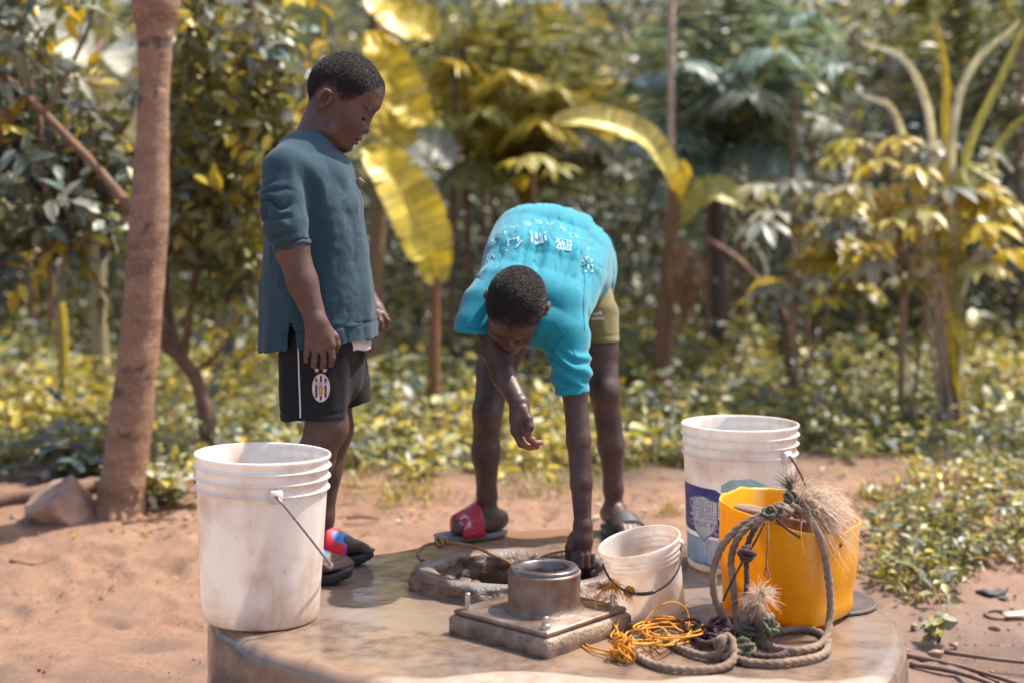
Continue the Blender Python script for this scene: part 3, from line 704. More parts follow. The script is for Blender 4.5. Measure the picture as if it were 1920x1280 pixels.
twi = thing('orange_twine', S(1180, 1205), 'bright orange twine tangled on the slab and tied to the small pail', 'twine')
rt = 0.0020
for k in range(11):
    rs = np.random.default_rng(100 + k)
    cx, cy = 1225 + rs.uniform(-45, 40), 1178 + rs.uniform(-10, 14); a0 = rs.uniform(0, 6); n_ = 9
    ax, ay = rs.uniform(35, 85), rs.uniform(12, 30)
    pts = [S(cx + ax * math.cos(a0 + t) * rs.uniform(0.75, 1.2), cy + ay * math.sin(a0 + t) * rs.uniform(0.7, 1.2), 0.006 + 0.03 * rs.random() * (1 if t > 1 else 0.3)) for t in np.linspace(0, rs.uniform(4.2, 6.6), n_)]
    rope('loop', pts, rt, M_TWINE, twi, fuzz=0.05)
for px_, py_, z_, s_, sd in ((1168, 1214, 0.022, 0.017, 1), (1160, 1198, 0.026, 0.016, 2), (1175, 1226, 0.016, 0.018, 3), (1155, 1225, 0.014, 0.014, 4), (1180, 1205, 0.03, 0.013, 5)):
    rope('knot', knot_pts(S(px_, py_, z_), s_, 4, 20 + sd), rt, M_TWINE, twi, fuzz=0.05)
for pts in ([S(1092, 1204, 0.004), S(1115, 1214, 0.006), S(1150, 1222, 0.012)], [S(1088, 1208, 0.004), S(1112, 1221, 0.005), S(1148, 1228, 0.010)],
            [P(1136, 1102, 3.0), P(1120, 1118, 2.98), P(1117, 1140, 2.96), P(1132, 1158, 2.95), P(1150, 1168, 2.93), P(1165, 1195, 2.88)],
            [S(1095, 1128, 0.06), P(1115, 1130, 2.97), P(1138, 1134, 2.98), P(1150, 1142, 2.97)],
            [P(1205, 1170, 2.93), P(1228, 1142, 2.95), P(1258, 1128, 2.97), P(1284, 1138, 2.97), P(1292, 1165, 2.96), S(1288, 1188, 0.006)]):
    rope('strand', pts, rt, M_TWINE, twi, fuzz=0.05)
rope('knot', knot_pts(P(1140, 1146, 2.96), 0.012, 4, 30), rt, M_ROPE_B, twi)
rope('knot', knot_pts(P(1180, 1107, 2.985), 0.011, 4, 31), rt, M_TWINE, twi)
tuft('frayed_end', P(1150, 1098, 2.99), [(-0.8, 0, 0.3), (0.5, 0, 0.1), (0.8, 0, -0.3), (0, 0, 0.7)], 160, 0.03, plain('orange_fibre', (0.85, 0.42, 0.04), 0.8, trans=0.3), twi, 0.4, 0.5, 0.0006, 4)
tuft('frayed_end', P(1182, 1107, 2.98), [(-0.8, 0, 0.3), (0.7, 0, 0.1), (0, 0, -0.7)], 110, 0.02, bpy.data.materials['orange_fibre'], twi, 0.4, 0.5, 0.0006, 6)

hemp.location.y -= 0.024; mar.location.y -= 0.024
wr = thing('brown_cord', S(830, 1060, 0.05), 'thin brown cord lying over the collar and down into the well', 'cord')
rope('strand', [S(800, 1053, 0.03), P(786, 1046, 3.40), P(784, 1034, 3.42), P(798, 1022, 3.45), P(822, 1017, 3.46), P(855, 1018, 3.44), P(890, 1025, 3.40), P(925, 1040, 3.36), P(955, 1054, 3.33), P(975, 1075, 3.36), P(990, 1120, 3.42)], 0.0042, M_ROPE_B, wr)
rope('knot', knot_pts(P(826, 1016, 3.455), 0.013, 3, 4), 0.0042, M_ROPE_B, wr)
rope('strand', [P(1000, 1052, 3.45), P(1015, 1042, 3.47), P(1040, 1034, 3.49), P(1062, 1032, 3.50), P(1082, 1040, 3.48), P(1092, 1058, 3.46)], 0.0045, M_ROPE_B, wr)
# ================================================================ PEOPLE (signed-distance bodies, meshed as one continuous surface)
class Vol:
    def __init__(s, lo, hi, h):
        s.h = h; s.lo = np.asarray(lo, float); s.n = np.ceil((np.asarray(hi) - s.lo) / h).astype(int) + 1
        s.D = np.full(s.n, 0.1, np.float32)
    def region(s, lo, hi):
        a = np.clip(np.floor((np.asarray(lo) - s.lo) / s.h).astype(int), 0, s.n); b = np.clip(np.ceil((np.asarray(hi) - s.lo) / s.h).astype(int) + 1, 0, s.n)
        if np.any(b <= a): return None, None
        sl = tuple(slice(x, y) for x, y in zip(a, b))
        g = np.meshgrid(*[(s.lo[k] + np.arange(a[k], b[k]) * s.h).astype(np.float32) for k in range(3)], indexing='ij', sparse=True)
        return sl, g
    def put(s, fn, lo, hi, k=0.01, sub=False):
        m = max(k * 1.5, 0.012)
        sl, g = s.region(np.asarray(lo) - m, np.asarray(hi) + m)
        if sl is None: return
        d = fn(*g).astype(np.float32); A = s.D[sl]
        if sub: A = -A
        else: pass
        B = d
        h = np.clip(0.5 + 0.5 * (A - B) / k, 0, 1)
        r = A + (B - A) * h - k * h * (1 - h)
        s.D[sl] = -r if sub else r
    def cone(s, a, b, ra, rb, k=0.01, sub=False):
        a, b = np.asarray(a, float), np.asarray(b, float); ab = b - a; L = ab @ ab + 1e-12
        def fn(x, y, z):
            t = np.clip(((x - a[0]) * ab[0] + (y - a[1]) * ab[1] + (z - a[2]) * ab[2]) / L, 0, 1)
            return np.sqrt((x - a[0] - t * ab[0]) ** 2 + (y - a[1] - t * ab[1]) ** 2 + (z - a[2] - t * ab[2]) ** 2) - (ra + (rb - ra) * t)
        m = max(ra, rb); s.put(fn, np.minimum(a, b) - m, np.maximum(a, b) + m, k, sub)
    def chain(s, pts, rad, k=0.01):
        for a, b, ra, rb in zip(pts[:-1], pts[1:], rad[:-1], rad[1:]): s.cone(a, b, ra, rb, k)
    def ell(s, c, r, ax=None, k=0.01, sub=False):
        c, r = np.asarray(c, float), np.asarray(r, float); ax = np.eye(3) if ax is None else np.asarray(ax, float)
        def fn(x, y, z):
            d = (x - c[0], y - c[1], z - c[2])
            q = [sum(ax[i][j] * d[j] for j in range(3)) for i in range(3)]
            k0 = np.sqrt(sum((q[i] / r[i]) ** 2 for i in range(3))); k1 = np.sqrt(sum((q[i] / r[i] ** 2) ** 2 for i in range(3))) + 1e-6
            return k0 * (k0 - 1) / k1
        ext = np.sqrt(((ax * r[:, None]) ** 2).sum(0)); s.put(fn, c - ext, c + ext, k, sub)
    def loft(s, secs, lat, k=0.01, sub=False, shrink=0.0, e=2.2, cap=1.0):
        """secs: (centre, half width along lat, half depth); elliptical tube along the polyline of centres"""
        C = np.array([q[0] for q in secs], float); A = np.array([q[1] for q in secs]) - shrink; B = np.array([q[2] for q in secs]) - shrink
        lat = np.asarray(lat, float); lat = lat / np.linalg.norm(lat)
        def fn(x, y, z):
            best = None
            for i in range(len(C) - 1):
                a, ab = C[i], C[i + 1] - C[i]; L = ab @ ab
                tr = ((x - a[0]) * ab[0] + (y - a[1]) * ab[1] + (z - a[2]) * ab[2]) / L
                t = np.clip(tr, 0, 1); T = ab / math.sqrt(L); lt = lat - T * (lat @ T); lt /= np.linalg.norm(lt); nn = np.cross(T, lt)
                px_, py_, pz_ = x - a[0] - t * ab[0], y - a[1] - t * ab[1], z - a[2] - t * ab[2]
                u = px_ * lt[0] + py_ * lt[1] + pz_ * lt[2]; v = px_ * nn[0] + py_ * nn[1] + pz_ * nn[2]; w_ = (px_ * T[0] + py_ * T[1] + pz_ * T[2])
                ra, rb = A[i] + (A[i+1] - A[i]) * t, B[i] + (B[i+1] - B[i]) * t
                m = np.minimum(ra, rb)
                q = (np.abs(u / ra) ** e + np.abs(v / rb) ** e + np.abs(w_ / (m * cap)) ** e) ** (1 / e)
                d = (q - 1) * m
                best = d if best is None else np.minimum(best, d)
            return best
        m = max(A.max(), B.max()) * 1.1; s.put(fn, C.min(0) - m, C.max(0) + m, k, sub)
    def cut(s, p, n):                               # keep the side the normal points away from
        g = np.meshgrid(*[(s.lo[k] + np.arange(s.n[k]) * s.h).astype(np.float32) for k in range(3)], indexing='ij', sparse=True)
        n = np.asarray(n, float) / np.linalg.norm(n)
        s.D = np.maximum(s.D, sum((g[i] - p[i]) * n[i] for i in range(3)).astype(np.float32))
    def mesh(s, sm=1):
        D, n = s.D, s.n
        D[0], D[-1] = 0.1, 0.1; D[:, 0], D[:, -1] = 0.1, 0.1; D[:, :, 0], D[:, :, -1] = 0.1, 0.1
        I = D < 0
        cnt = np.zeros(n - 1, np.int8)
        cor = [(a, b, c) for a in (0, 1) for b in (0, 1) for c in (0, 1)]
        for a, b, c in cor: cnt += I[a:n[0]-1+a, b:n[1]-1+b, c:n[2]-1+c]
        ijk = np.argwhere((cnt > 0) & (cnt < 8)); idx = np.full(n - 1, -1, np.int32); idx[tuple(ijk.T)] = np.arange(len(ijk))
        acc, ct = np.zeros((len(ijk), 3)), np.zeros(len(ijk))
        for a in cor:
            for ax in range(3):
                if a[ax]: continue
                b = list(a); b[ax] = 1
                da, db = D[tuple((ijk + a).T)], D[tuple((ijk + b).T)]; cr = (da < 0) != (db < 0)
                t = np.where(cr, da / np.where(cr, da - db, 1), 0); p = np.tile(np.array(a, float), (len(ijk), 1)); p[:, ax] = t
                acc[cr] += p[cr]; ct[cr] += 1
        V = s.lo + (ijk + acc / ct[:, None]) * s.h
        F = []
        for ax in range(3):
            o1, o2 = [(1, 2), (2, 0), (0, 1)][ax]
            A = np.moveaxis(I, (ax, o1, o2), (0, 1, 2)); ch = A[:-1, 1:-1, 1:-1] != A[1:, 1:-1, 1:-1]
            e = np.argwhere(ch); ins = A[:-1, 1:-1, 1:-1][tuple(e.T)]
            J = np.moveaxis(idx, (ax, o1, o2), (0, 1, 2)); i, j, k = e[:, 0], e[:, 1] + 1, e[:, 2] + 1
            q = np.stack([J[i, j-1, k-1], J[i, j, k-1], J[i, j, k], J[i, j-1, k]], -1)
            q[~ins] = q[~ins][:, ::-1]; F.append(q)
        F = np.concatenate(F)
        for _ in range(sm):
            S_, c_ = np.zeros_like(V), np.zeros(len(V))
            for a, b in ((0, 1), (1, 2), (2, 3), (3, 0)):
                for x, y in ((a, b), (b, a)):
                    S_[:] += np.stack([np.bincount(F[:, x], V[F[:, y], d], len(V)) for d in range(3)], 1); c_ += np.bincount(F[:, x], minlength=len(V))
            V = V * 0.45 + 0.55 * S_ / c_[:, None]
        return V, F
def normals(V, F):
    n = np.cross(V[F[:, 2]] - V[F[:, 0]], V[F[:, 3 if F.shape[1] > 3 else 1]] - V[F[:, 1 if F.shape[1] > 3 else 0]])
    out = np.stack([sum(np.bincount(F[:, k], n[:, d], len(V)) for k in range(F.shape[1])) for d in range(3)], 1)
    return out / (np.linalg.norm(out, axis=1)[:, None] + 1e-12)
def skin_mat(name, a, b, rough=0.48):
    w = N(name); n1, n2 = w.noise(14, 5), w.noise(260, 4, rough=0.7)
    c = w.mix(w.ramp(n1, [(0.35, 0.0), (0.68, 1.0)]), a, b)
    c = w.mix(w.ramp(w.noise(34, 5, rough=0.6), [(0.5, 0.0), (0.8, 0.22)]), c, tuple(x * 1.9 + 0.02 for x in b))
    c = w.mix(1.0, c, (w.n('Attribute', attribute_name='col'), 0), 'MULTIPLY')
    return w.done(w.n('BsdfPrincipled', {'Base Color': c, 'Roughness': w.ramp(n2, [(0.3, rough - 0.06), (0.7, rough + 0.14)]), 'Specular IOR Level': 0.42, 'Subsurface Weight': 0.06, 'Subsurface Radius': (0.012, 0.005, 0.003), 'Subsurface Scale': 0.4, 'Normal': w.n('Bump', {'Strength': 0.3, 'Distance': 0.0014, 'Height': n2})}))
def cloth_mat(name, a, b, sc=420, rough=0.85, sheen=0.25, fl=0.0, coarse=5):
    w = N(name); n1, n2 = w.noise(coarse, 5), w.noise(sc, 3, rough=0.8)
    c = w.mix(w.ramp(n1, [(0.35, 0.0), (0.68, 1.0)]), a, b)
    c = w.mix(w.ramp(n2, [(0.62, 0.0), (0.8, fl)]), c, tuple(min(1, x * 2.2 + 0.05) for x in b))
    wv = w.n('TexWave', {'Vector': w.coord(), 'Scale': 260.0, 'Distortion': 1.2, 'Detail': 2.0})
    hb = w.n('Math', {0: n2, 1: w.n('Math', {0: wv, 1: 0.35}, operation='MULTIPLY')}, operation='ADD')
    return w.done(w.n('BsdfPrincipled', {'Base Color': c, 'Roughness': rough, 'Specular IOR Level': 0.25, 'Sheen Weight': sheen, 'Sheen Roughness': 0.5, 'Normal': w.n('Bump', {'Strength': 0.35, 'Distance': 0.0012, 'Height': hb})}))
def hair_mat():
    w = N('cropped_hair'); n2 = w.noise(500, 3)
    return w.done(w.n('BsdfPrincipled', {'Base Color': w.mix(n2, (0.010, 0.008, 0.008), (0.035, 0.026, 0.025)), 'Roughness': 0.5, 'Specular IOR Level': 0.5}))
M_HAIR = hair_mat()
def project(bvh, v2, o, u, v, n, off=0.001, dist=0.3):
    """lay a flat figure (x,y) on the surface along -n"""
    o, u, v, n = [Vector(x) for x in (o, u, v, n)]; out = []
    for x, y in np.asarray(v2)[:, :2]:
        p = o + u * float(x) + v * float(y); h = bvh.ray_cast(p + n * dist * 0.5, -n, dist)
        out.append(np.array(h[0] + n * off) if h[0] is not None else np.array(p))
    return np.array(out)
def bvh_of(V, F): return BVHTree.FromPolygons([tuple(x) for x in V], [tuple(int(i) for i in f) for f in F])

PX = 1 / 743.0
def unit3(v): v = np.asarray(v, float); return v / np.linalg.norm(v)
def head(vol, c, f, u, sc=1.0, ears=(-1, 1)):
    f = np.asarray(f, float); f /= np.linalg.norm(f); u = np.asarray(u, float); u -= f * (u @ f); u /= np.linalg.norm(u); l = np.cross(u, f)
    s = PX * sc; ax = np.array([f, u, l])
    def h(a, b, m=0.0): return np.asarray(c) + (f * a + u * b) * s + l * m * sc
    def E(a, b, m, ra, rb, rm, k=0.008, sub=False): vol.ell(h(a, b, m), (ra * s, rb * s, rm * sc), ax, k, sub)
    E(0, 0, 0, 66, 62, 0.071); E(-22, -14, 0, 44, 46, 0.066, 0.02)
    E(28, -42, 0, 40, 54, 0.057, 0.02)
    vol.cone(h(49, -92), h(19, -86, -0.041), 13 * s, 15 * s, 0.022); vol.cone(h(49, -92), h(19, -86, 0.041), 13 * s, 15 * s, 0.022)
    E(50, -69, 0, 20, 22, 0.029, 0.016); E(54, -92, 0, 13, 12, 0.020, 0.012)
    E(42, 10, 0, 26, 33, 0.056, 0.014); E(58, -3, 0, 11, 9, 0.043, 0.016)
    for sd in (-1, 1):
        E(42, -48, sd * 0.030, 21, 22, 0.025, 0.018)
        E(68, -27, sd * 0.029, 10, 10, 0.017, 0.010, True)
        E(53, -30, sd * 0.029, 13, 9.5, 0.0165, 0.003)
        E(59, -35.5, sd * 0.029, 5, 1.5, 0.0135, 0.002, True)
        E(60, -17, sd * 0.030, 7, 4, 0.018, 0.008)
        E(62, -53, sd * 0.0125, 8, 7.5, 0.0085, 0.006)
        E(66, -58, sd * 0.007, 3.5, 3.5, 0.004, 0.003, True)
    vol.cone(h(61, -20), h(65, -46), 6.5 * s, 9.5 * s, 0.010)
    E(69, -50, 0, 9, 8, 0.0115, 0.006)
    E(66, -69, 0, 8.5, 5.5, 0.021, 0.004); E(64.5, -79, 0, 8.5, 6.5, 0.0185, 0.004)
    E(74, -74.3, 0, 10, 1.5, 0.024, 0.002, True); E(66, -86, 0, 6, 3, 0.014, 0.006, True)
    for sd in ears:
        E(-13, -41, sd * 0.0705, 12, 18, 0.011, 0.006); E(-21, -38, sd * 0.0785, 5.5, 15, 0.008, 0.003); E(-13, -27, sd * 0.0785, 9, 5, 0.007, 0.003); E(-6, -44, sd * 0.074, 4, 8, 0.006, 0.003)
        E(-13, -41, sd * 0.083, 6.5, 11, 0.0105, 0.003, True); E(-13, -57, sd * 0.074, 6.5, 6.5, 0.007, 0.004)
    return h, (f, u, l), s
def tint_head(V, c, fr, s, sc=1.0):
    f, u, l = fr; d = V - c; a, b, m = d @ f / s, d @ u / s, d @ l / sc
    col = np.ones((len(V), 3))
    def blend(mask, rgb): col[:] = col * (1 - mask[:, None]) + np.array(rgb) * mask[:, None]
    # brows, lashes, lips, ear hollow tinted dark as shade, shaved fade below the hair
    brow = np.exp(-((b + 14 + (np.abs(m) - 0.03) * 90) / 2.4) ** 2) * (np.abs(np.abs(m) - 0.031) < 0.018) * (a > 45); blend(np.clip(brow, 0, 0.8), (0.12, 0.11, 0.12))
    lash = np.exp(-((b + 35.5) / 2.0) ** 2) * (np.abs(np.abs(m) - 0.029) < 0.0145) * (a > 50); blend(np.clip(lash, 0, 0.95), (0.05, 0.05, 0.06))
    lip = np.exp(-(((b + 74) / 8.5) ** 4 + (m / 0.020) ** 4)) * (a > 58); blend(lip * 0.6, (1.15, 0.72, 0.72))
    mouth = np.exp(-((b + 74.3) / 1.6) ** 2) * (np.abs(m) < 0.022) * (a > 55); blend(mouth * 0.7, (0.25, 0.2, 0.2))
    conch = np.exp(-(((a + 13) / 6) ** 2 + ((b + 41) / 10) ** 2)) * (np.abs(m) > 0.06); blend(conch * 0.6, (0.35, 0.32, 0.32))
    hl = hairline(a); fade = smooth((b - hl + 9) / 16) * (b > hl - 9); blend(fade * 0.85, (0.16, 0.17, 0.20))
    return col
def hairline(a): return np.interp(a, [-70, -50, -43, -36, -28, -8, 12, 32, 44, 58, 70], [-62, -64, -58, -38, -19, -17, -27, -12, 12, 29, 29])
def hair(name, c, fr, s, sc, parent, V, F, n=26000, seed=1):
    """thousands of short tight curls, thinning out at the hairline"""
    rs = np.random.default_rng(seed); f, u, l = fr; N_ = normals(V, F); ctr = V[F].mean(1); d = ctr - c; a, b, m = d @ f / s, d @ u / s, d @ l / sc
    edge = hairline(a) + np.abs(m) * 40 * (a > 30); w_ = smooth((b - edge + 8 + 7 * fbm(ctr * 120, 2)) / 32) * (np.abs(m) < 0.0715 + 0.02 * (b > -10))
    area = np.linalg.norm(np.cross(V[F[:, 2]] - V[F[:, 0]], V[F[:, 3]] - V[F[:, 1]]), axis=1); p = area * w_; k = rs.choice(len(F), n, p=p / p.sum())
    r = rs.random((n, 4)); r /= r.sum(1, keepdims=True); base = (V[F[k]] * r[..., None]).sum(1); nn = N_[F[k, 0]]; t = np.cross(nn, rs.normal(size=(n, 3))); t /= np.linalg.norm(t, axis=1)[:, None]; q = np.cross(nn, t)
    full = (0.45 + 0.55 * w_[k])[:, None]; hgt = rs.uniform(0.0016, 0.0040, (n, 1)) * full; wd = rs.uniform(0.0006, 0.0011, (n, 1))
    base = base - nn * 0.0006; mid = base + nn * hgt * 0.7 + t * 0.0010; tip = base + nn * hgt + q * rs.normal(0, 0.0012, (n, 1)) - t * 0.0008
    Vv = np.stack([base + q * wd, base - q * wd, mid + q * wd + t * wd, mid - q * wd + t * wd, tip, base + t * wd * 1.2], 1).reshape(-1, 3); o = (np.arange(n) * 6)[:, None]
    return obj(name, Vv, [o + np.array((0, 1, 3, 2)), np.concatenate([o + np.array(x) for x in ((2, 3, 4), (1, 5, 3), (5, 0, 2), (3, 5, 4), (5, 2, 4))])], M_HAIR, parent, smoothed=False)
def foot(vol, ank, d, z0, L=0.19, side=1, k=0.012):
    """side=+1: big toe lies on the left of the walking direction"""
    d = np.array((d[0], d[1], 0.0)); d /= np.linalg.norm(d); s = np.array((-d[1], d[0], 0)) * side; b = np.array((ank[0], ank[1], z0))
    q = lambda a, m, z: b + d * a * L + s * m * L + np.array((0, 0, z * L))
    vol.cone(q(-0.16, 0, 0.15), q(-0.02, 0, 0.2), 0.145 * L, 0.15 * L, k); vol.cone(np.asarray(ank), q(0.02, 0, 0.24), 0.14 * L, 0.15 * L, k)
    vol.cone(q(0.02, 0, 0.24), q(0.40, 0.03, 0.13), 0.15 * L, 0.125 * L, k); vol.cone(q(-0.1, -0.05, 0.13), q(0.40, -0.12, 0.10), 0.11 * L, 0.10 * L, k)
    vol.cone(q(0.38, 0.09, 0.12), q(0.5, 0.10, 0.11), 0.115 * L, 0.10 * L, k); vol.cone(q(0.36, -0.12, 0.10), q(0.44, -0.13, 0.09), 0.10 * L, 0.085 * L, k)
    for m, e, r in ((0.125, 0.72, 0.072), (0.02, 0.70, 0.055), (-0.065, 0.66, 0.05), (-0.14, 0.61, 0.046), (-0.205, 0.55, 0.044)):
        vol.chain([q(e - 0.24, m * 0.9, 0.11), q(e - 0.08, m, 0.115), q(e, m, 0.075)], [r * L * 0.95, r * L, r * L * 0.9], 0.004)
def sandal(parent, ank, d, L, side, mats, strap_from, strap_to, tread=True, thick=0.026, curl=0.016, z=0.003, toe=0.78):
    d = np.array((d[0], d[1], 0.0)); d /= np.linalg.norm(d); s = np.array((-d[1], d[0], 0)) * side; b = np.array((ank[0], ank[1], z))
    root = bpy.data.objects.new('sandal', None); COL.objects.link(root); root.parent = parent; root.location = Vector(b - origin_of(parent))
    out = []
    t = np.linspace(0, 2 * math.pi, 48, endpoint=False)
    al = np.cos(t) * 0.53 + (toe - 0.53); wd = (0.205 + 0.035 * np.cos(t - 0.5)) * np.sign(np.sin(t)) * np.abs(np.sin(t)) ** 0.72
    for zz, ex in ((0.0, 0.94), (0.3, 1.0), (0.55, 0.99), (0.8, 1.03), (1.0, 1.0), (0.93, 0.84)):
        a_, w_ = (al - 0.25) * (1 if ex > 0.9 else 0.93) * ex + 0.25, wd * ex
        up = curl * np.clip((al - 0.45) / 0.4, 0, 1.2) ** 2
        k = 1.0
        if tread and zz < 0.4: k = 1 - 0.05 * (np.sin(t * 22) > 0.2)
        out.append(b + np.outer(a_ * L * k, d) + np.outer(w_ * L * k, s) + np.outer(zz * thick + up, (0, 0, 1)))
    v, f = ring_faces(np.array(out), True); obj('sole', v, f, mats[0], root, smoothed=False)
    sec = []; cols = []
    for e in np.linspace(strap_from, strap_to, 10):
        a = np.linspace(0, math.pi, 26); hgt = (0.47 - 0.52 * (e - 0.1)) * L
        w_ = (0.25 + 0.03 * e) * L; o = np.array([b + d * (e + 0.03 * math.sin(x)) * L + s * math.cos(x) * w_ + np.array((0, 0, thick * 0.35 + hgt * math.sin(x) ** 0.75 + 0.006)) for x in a])
        i = np.array([b + d * (e + 0.03 * math.sin(x)) * L + s * math.cos(x) * (w_ - 0.004) + np.array((0, 0, thick * 0.35 + (hgt - 0.004) * math.sin(x) ** 0.75 + 0.006)) for x in a])
        sec.append(np.vstack([o, i[::-1]]))
        tt = (e - strap_from) / (strap_to - strap_from); cc = []
        for x in list(a) + list(a[::-1]):
            q = math.cos(x) * side
            blue = tt > 0.52 + 0.25 * math.sin(q * 5 + 1) and abs(q) < 0.8
            cc.append((0.02, 0.22, 0.62) if blue else ((0.25, 0.03, 0.28) if tt > 0.9 else (0.72, 0.025, 0.045)))
        cols += cc
    v, f = ring_faces(np.array(sec), True); cols += [cols[0], cols[-1]]
    return obj('strap', v, f, mats[1], root, cols=np.array(cols) if len(mats) < 3 else None)

# ------------------------------------------------------------------------------------------------ the boy who stands
Y1 = 3.50
def Q(px, py, dy=0.0): return P(px, py, Y1 + dy)
B1 = Q(600, 1090); B1[2] = 0.0
boy1 = thing('person', B1, 'boy standing in profile in a grey-blue sweatshirt and black shorts, looking down', 'person')
M_SKIN1 = skin_mat('brown_skin', (0.070, 0.036, 0.027), (0.120, 0.063, 0.048))
M_SWEAT = cloth_mat('blue_fleece', (0.018, 0.046, 0.066), (0.030, 0.068, 0.092), 520, 0.9, 0.12, 0.5)
M_SHORT1 = cloth_mat('black_jersey', (0.006, 0.006, 0.008), (0.011, 0.011, 0.014), 500, 0.75, 0.04)
M_WHITE = cloth_mat('white_cotton', (0.55, 0.50, 0.46), (0.70, 0.66, 0.62), 400)
parts = []
# head
hc = Q(651, 163); fr1f, fr1u = (0.848, -0.03, -0.53), (0.53, 0, 0.848)
vh = Vol(Q(545, 320) - (0, 0.13, 0), Q(735, 85) + (0, 0.13, 0), 0.0026)
hh, fr1, s1 = head(vh, hc, fr1f, fr1u)
vh.cone(Q(607, 215), Q(577, 292), 0.046, 0.050, 0.02); vh.cone(Q(620, 235), Q(598, 285), 0.038, 0.042, 0.02)
V, F = vh.mesh(1); head1 = (V, F); parts.append((V, F, tint_head(V, hc, fr1, s1)))
# trunk, arms, legs
AR = [Q(540, 318, -0.125), Q(538, 395, -0.165), Q(546, 462, -0.175), Q(567, 530, -0.18), Q(591, 597, -0.185)]
AL = [Q(590, 318, 0.13), Q(610, 440, 0.17), Q(655, 520, 0.17), Q(702, 582, 0.14)]
LR = [Q(598, 640, -0.075), Q(606, 720, -0.085), Q(612, 796, -0.09), Q(590, 860, -0.095), Q(566, 960, -0.1), Q(556, 1042, -0.1)]
LL = [Q(612, 640, 0.075), Q(622, 730, 0.085), Q(626, 805, 0.085), Q(606, 880, 0.085), Q(600, 970, 0.08), Q(598, 1020, 0.075)]
vb = Vol((Q(480, 640)[0], 3.20, -0.01), (Q(740, 640)[0], 3.78, Q(600, 255)[2]), 0.0048)
vb.loft([(Q(578, 285), 0.06, 0.05), (Q(588, 330), 0.115, 0.075), (Q(595, 420), 0.12, 0.085), (Q(600, 540), 0.115, 0.08), (Q(604, 630), 0.112, 0.08)], (0, 1, 0), 0.03)
vb.chain(AR, [0.046, 0.041, 0.0405, 0.036, 0.027], 0.015); vb.chain(AL, [0.046, 0.042, 0.037, 0.027], 0.015)
vb.chain(LR, [0.064, 0.054, 0.048, 0.047, 0.036, 0.029], 0.02); vb.chain(LL, [0.064, 0.054, 0.048, 0.047, 0.035, 0.029], 0.02)
vb.cone(LR[2] + (0.008, 0, 0), LR[2] + (0.008, 0, -0.01), 0.043, 0.042, 0.02)
FD1, FD2 = (0.97, -0.22), (0.99, -0.05)
foot(vb, LR[-1], FD1, 0.030, 0.185, 1); foot(vb, LL[-1], FD2, 0.030, 0.185, -1)
V, F = vb.mesh(2); parts.append((V, F, np.ones((len(V), 3))))
# right hand hanging in front, back of the hand towards the camera
v = Vol(Q(545, 705, -0.26), Q(650, 530, -0.12), 0.002)
D_ = -0.19
v.cone(AR[3] * 0.4 + AR[4] * 0.6, Q(592, 603, D_), 0.0275, 0.026, 0.01); v.cone(Q(592, 603, D_), Q(598, 632, D_), 0.025, 0.026, 0.01)
for a, b in (((586, 610), (580, 646)), ((592, 612), (592, 652)), ((598, 612), (606, 652)), ((604, 610), (620, 646))): v.cone(Q(*a, D_), Q(*b, D_ - 0.002), 0.0165, 0.0125, 0.010)
for pts, r in (([(620, 645), (623, 670), (620, 683)], 0.0086), ([(606, 651), (607, 677), (605, 687)], 0.0088), ([(591, 651), (590, 675), (588, 685)], 0.0084), ([(578, 645), (575, 664), (574, 676)], 0.0076)):
    v.chain([Q(pts[0][0], pts[0][1], D_), Q(pts[1][0], pts[1][1], D_ - 0.002), Q(pts[2][0], pts[2][1], D_ + 0.009)], [r * 1.08, r, r * 0.86], 0.002)
v.chain([Q(606, 612, D_ + 0.008), Q(626, 632, D_ + 0.012), Q(631, 645, D_ + 0.016), Q(628, 656, D_ + 0.02)], [0.016, 0.0115, 0.010, 0.0085], 0.005)
V, F = v.mesh(1); c_ = np.ones((len(V), 3))
tipz = Q(600, 680)[2]; c_[:] = 1 + smooth((tipz - V[:, 2]) / 0.012)[:, None] * np.array((0.5, 0.3, 0.25)); parts.append((V, F, c_))
# left hand, half closed beyond the hem
v = Vol(Q(645, 640, 0.02), Q(745, 515, 0.24), 0.002)
v.cone(AL[2] * 0.4 + AL[3] * 0.6, AL[3], 0.029, 0.0255, 0.01); v.cone(AL[3], Q(714, 598, 0.13), 0.024, 0.022, 0.01)
for k, (dy_, r) in enumerate(((0.100, 0.009), (0.117, 0.0092), (0.134, 0.0088), (0.150, 0.008))):
    v.chain([Q(716, 590 + k, dy_), Q(726, 602 + k, dy_), Q(722, 617, dy_), Q(710, 616, dy_)], [r * 1.1, r, r * 0.95, r * 0.85], 0.002)
v.chain([Q(706, 588, 0.098), Q(712, 604, 0.088), Q(715, 616, 0.088)], [0.013, 0.010, 0.008], 0.004)
V, F = v.mesh(1); parts.append((V, F, np.ones((len(V), 3)) * (1.25, 1.1, 1.05)))
m = MB()
for V, F, c_ in parts: m.add(V, F, c_)
m.build('body', M_SKIN1, boy1)
hair('hair', hc, fr1, s1, 1.0, boy1, *head1)
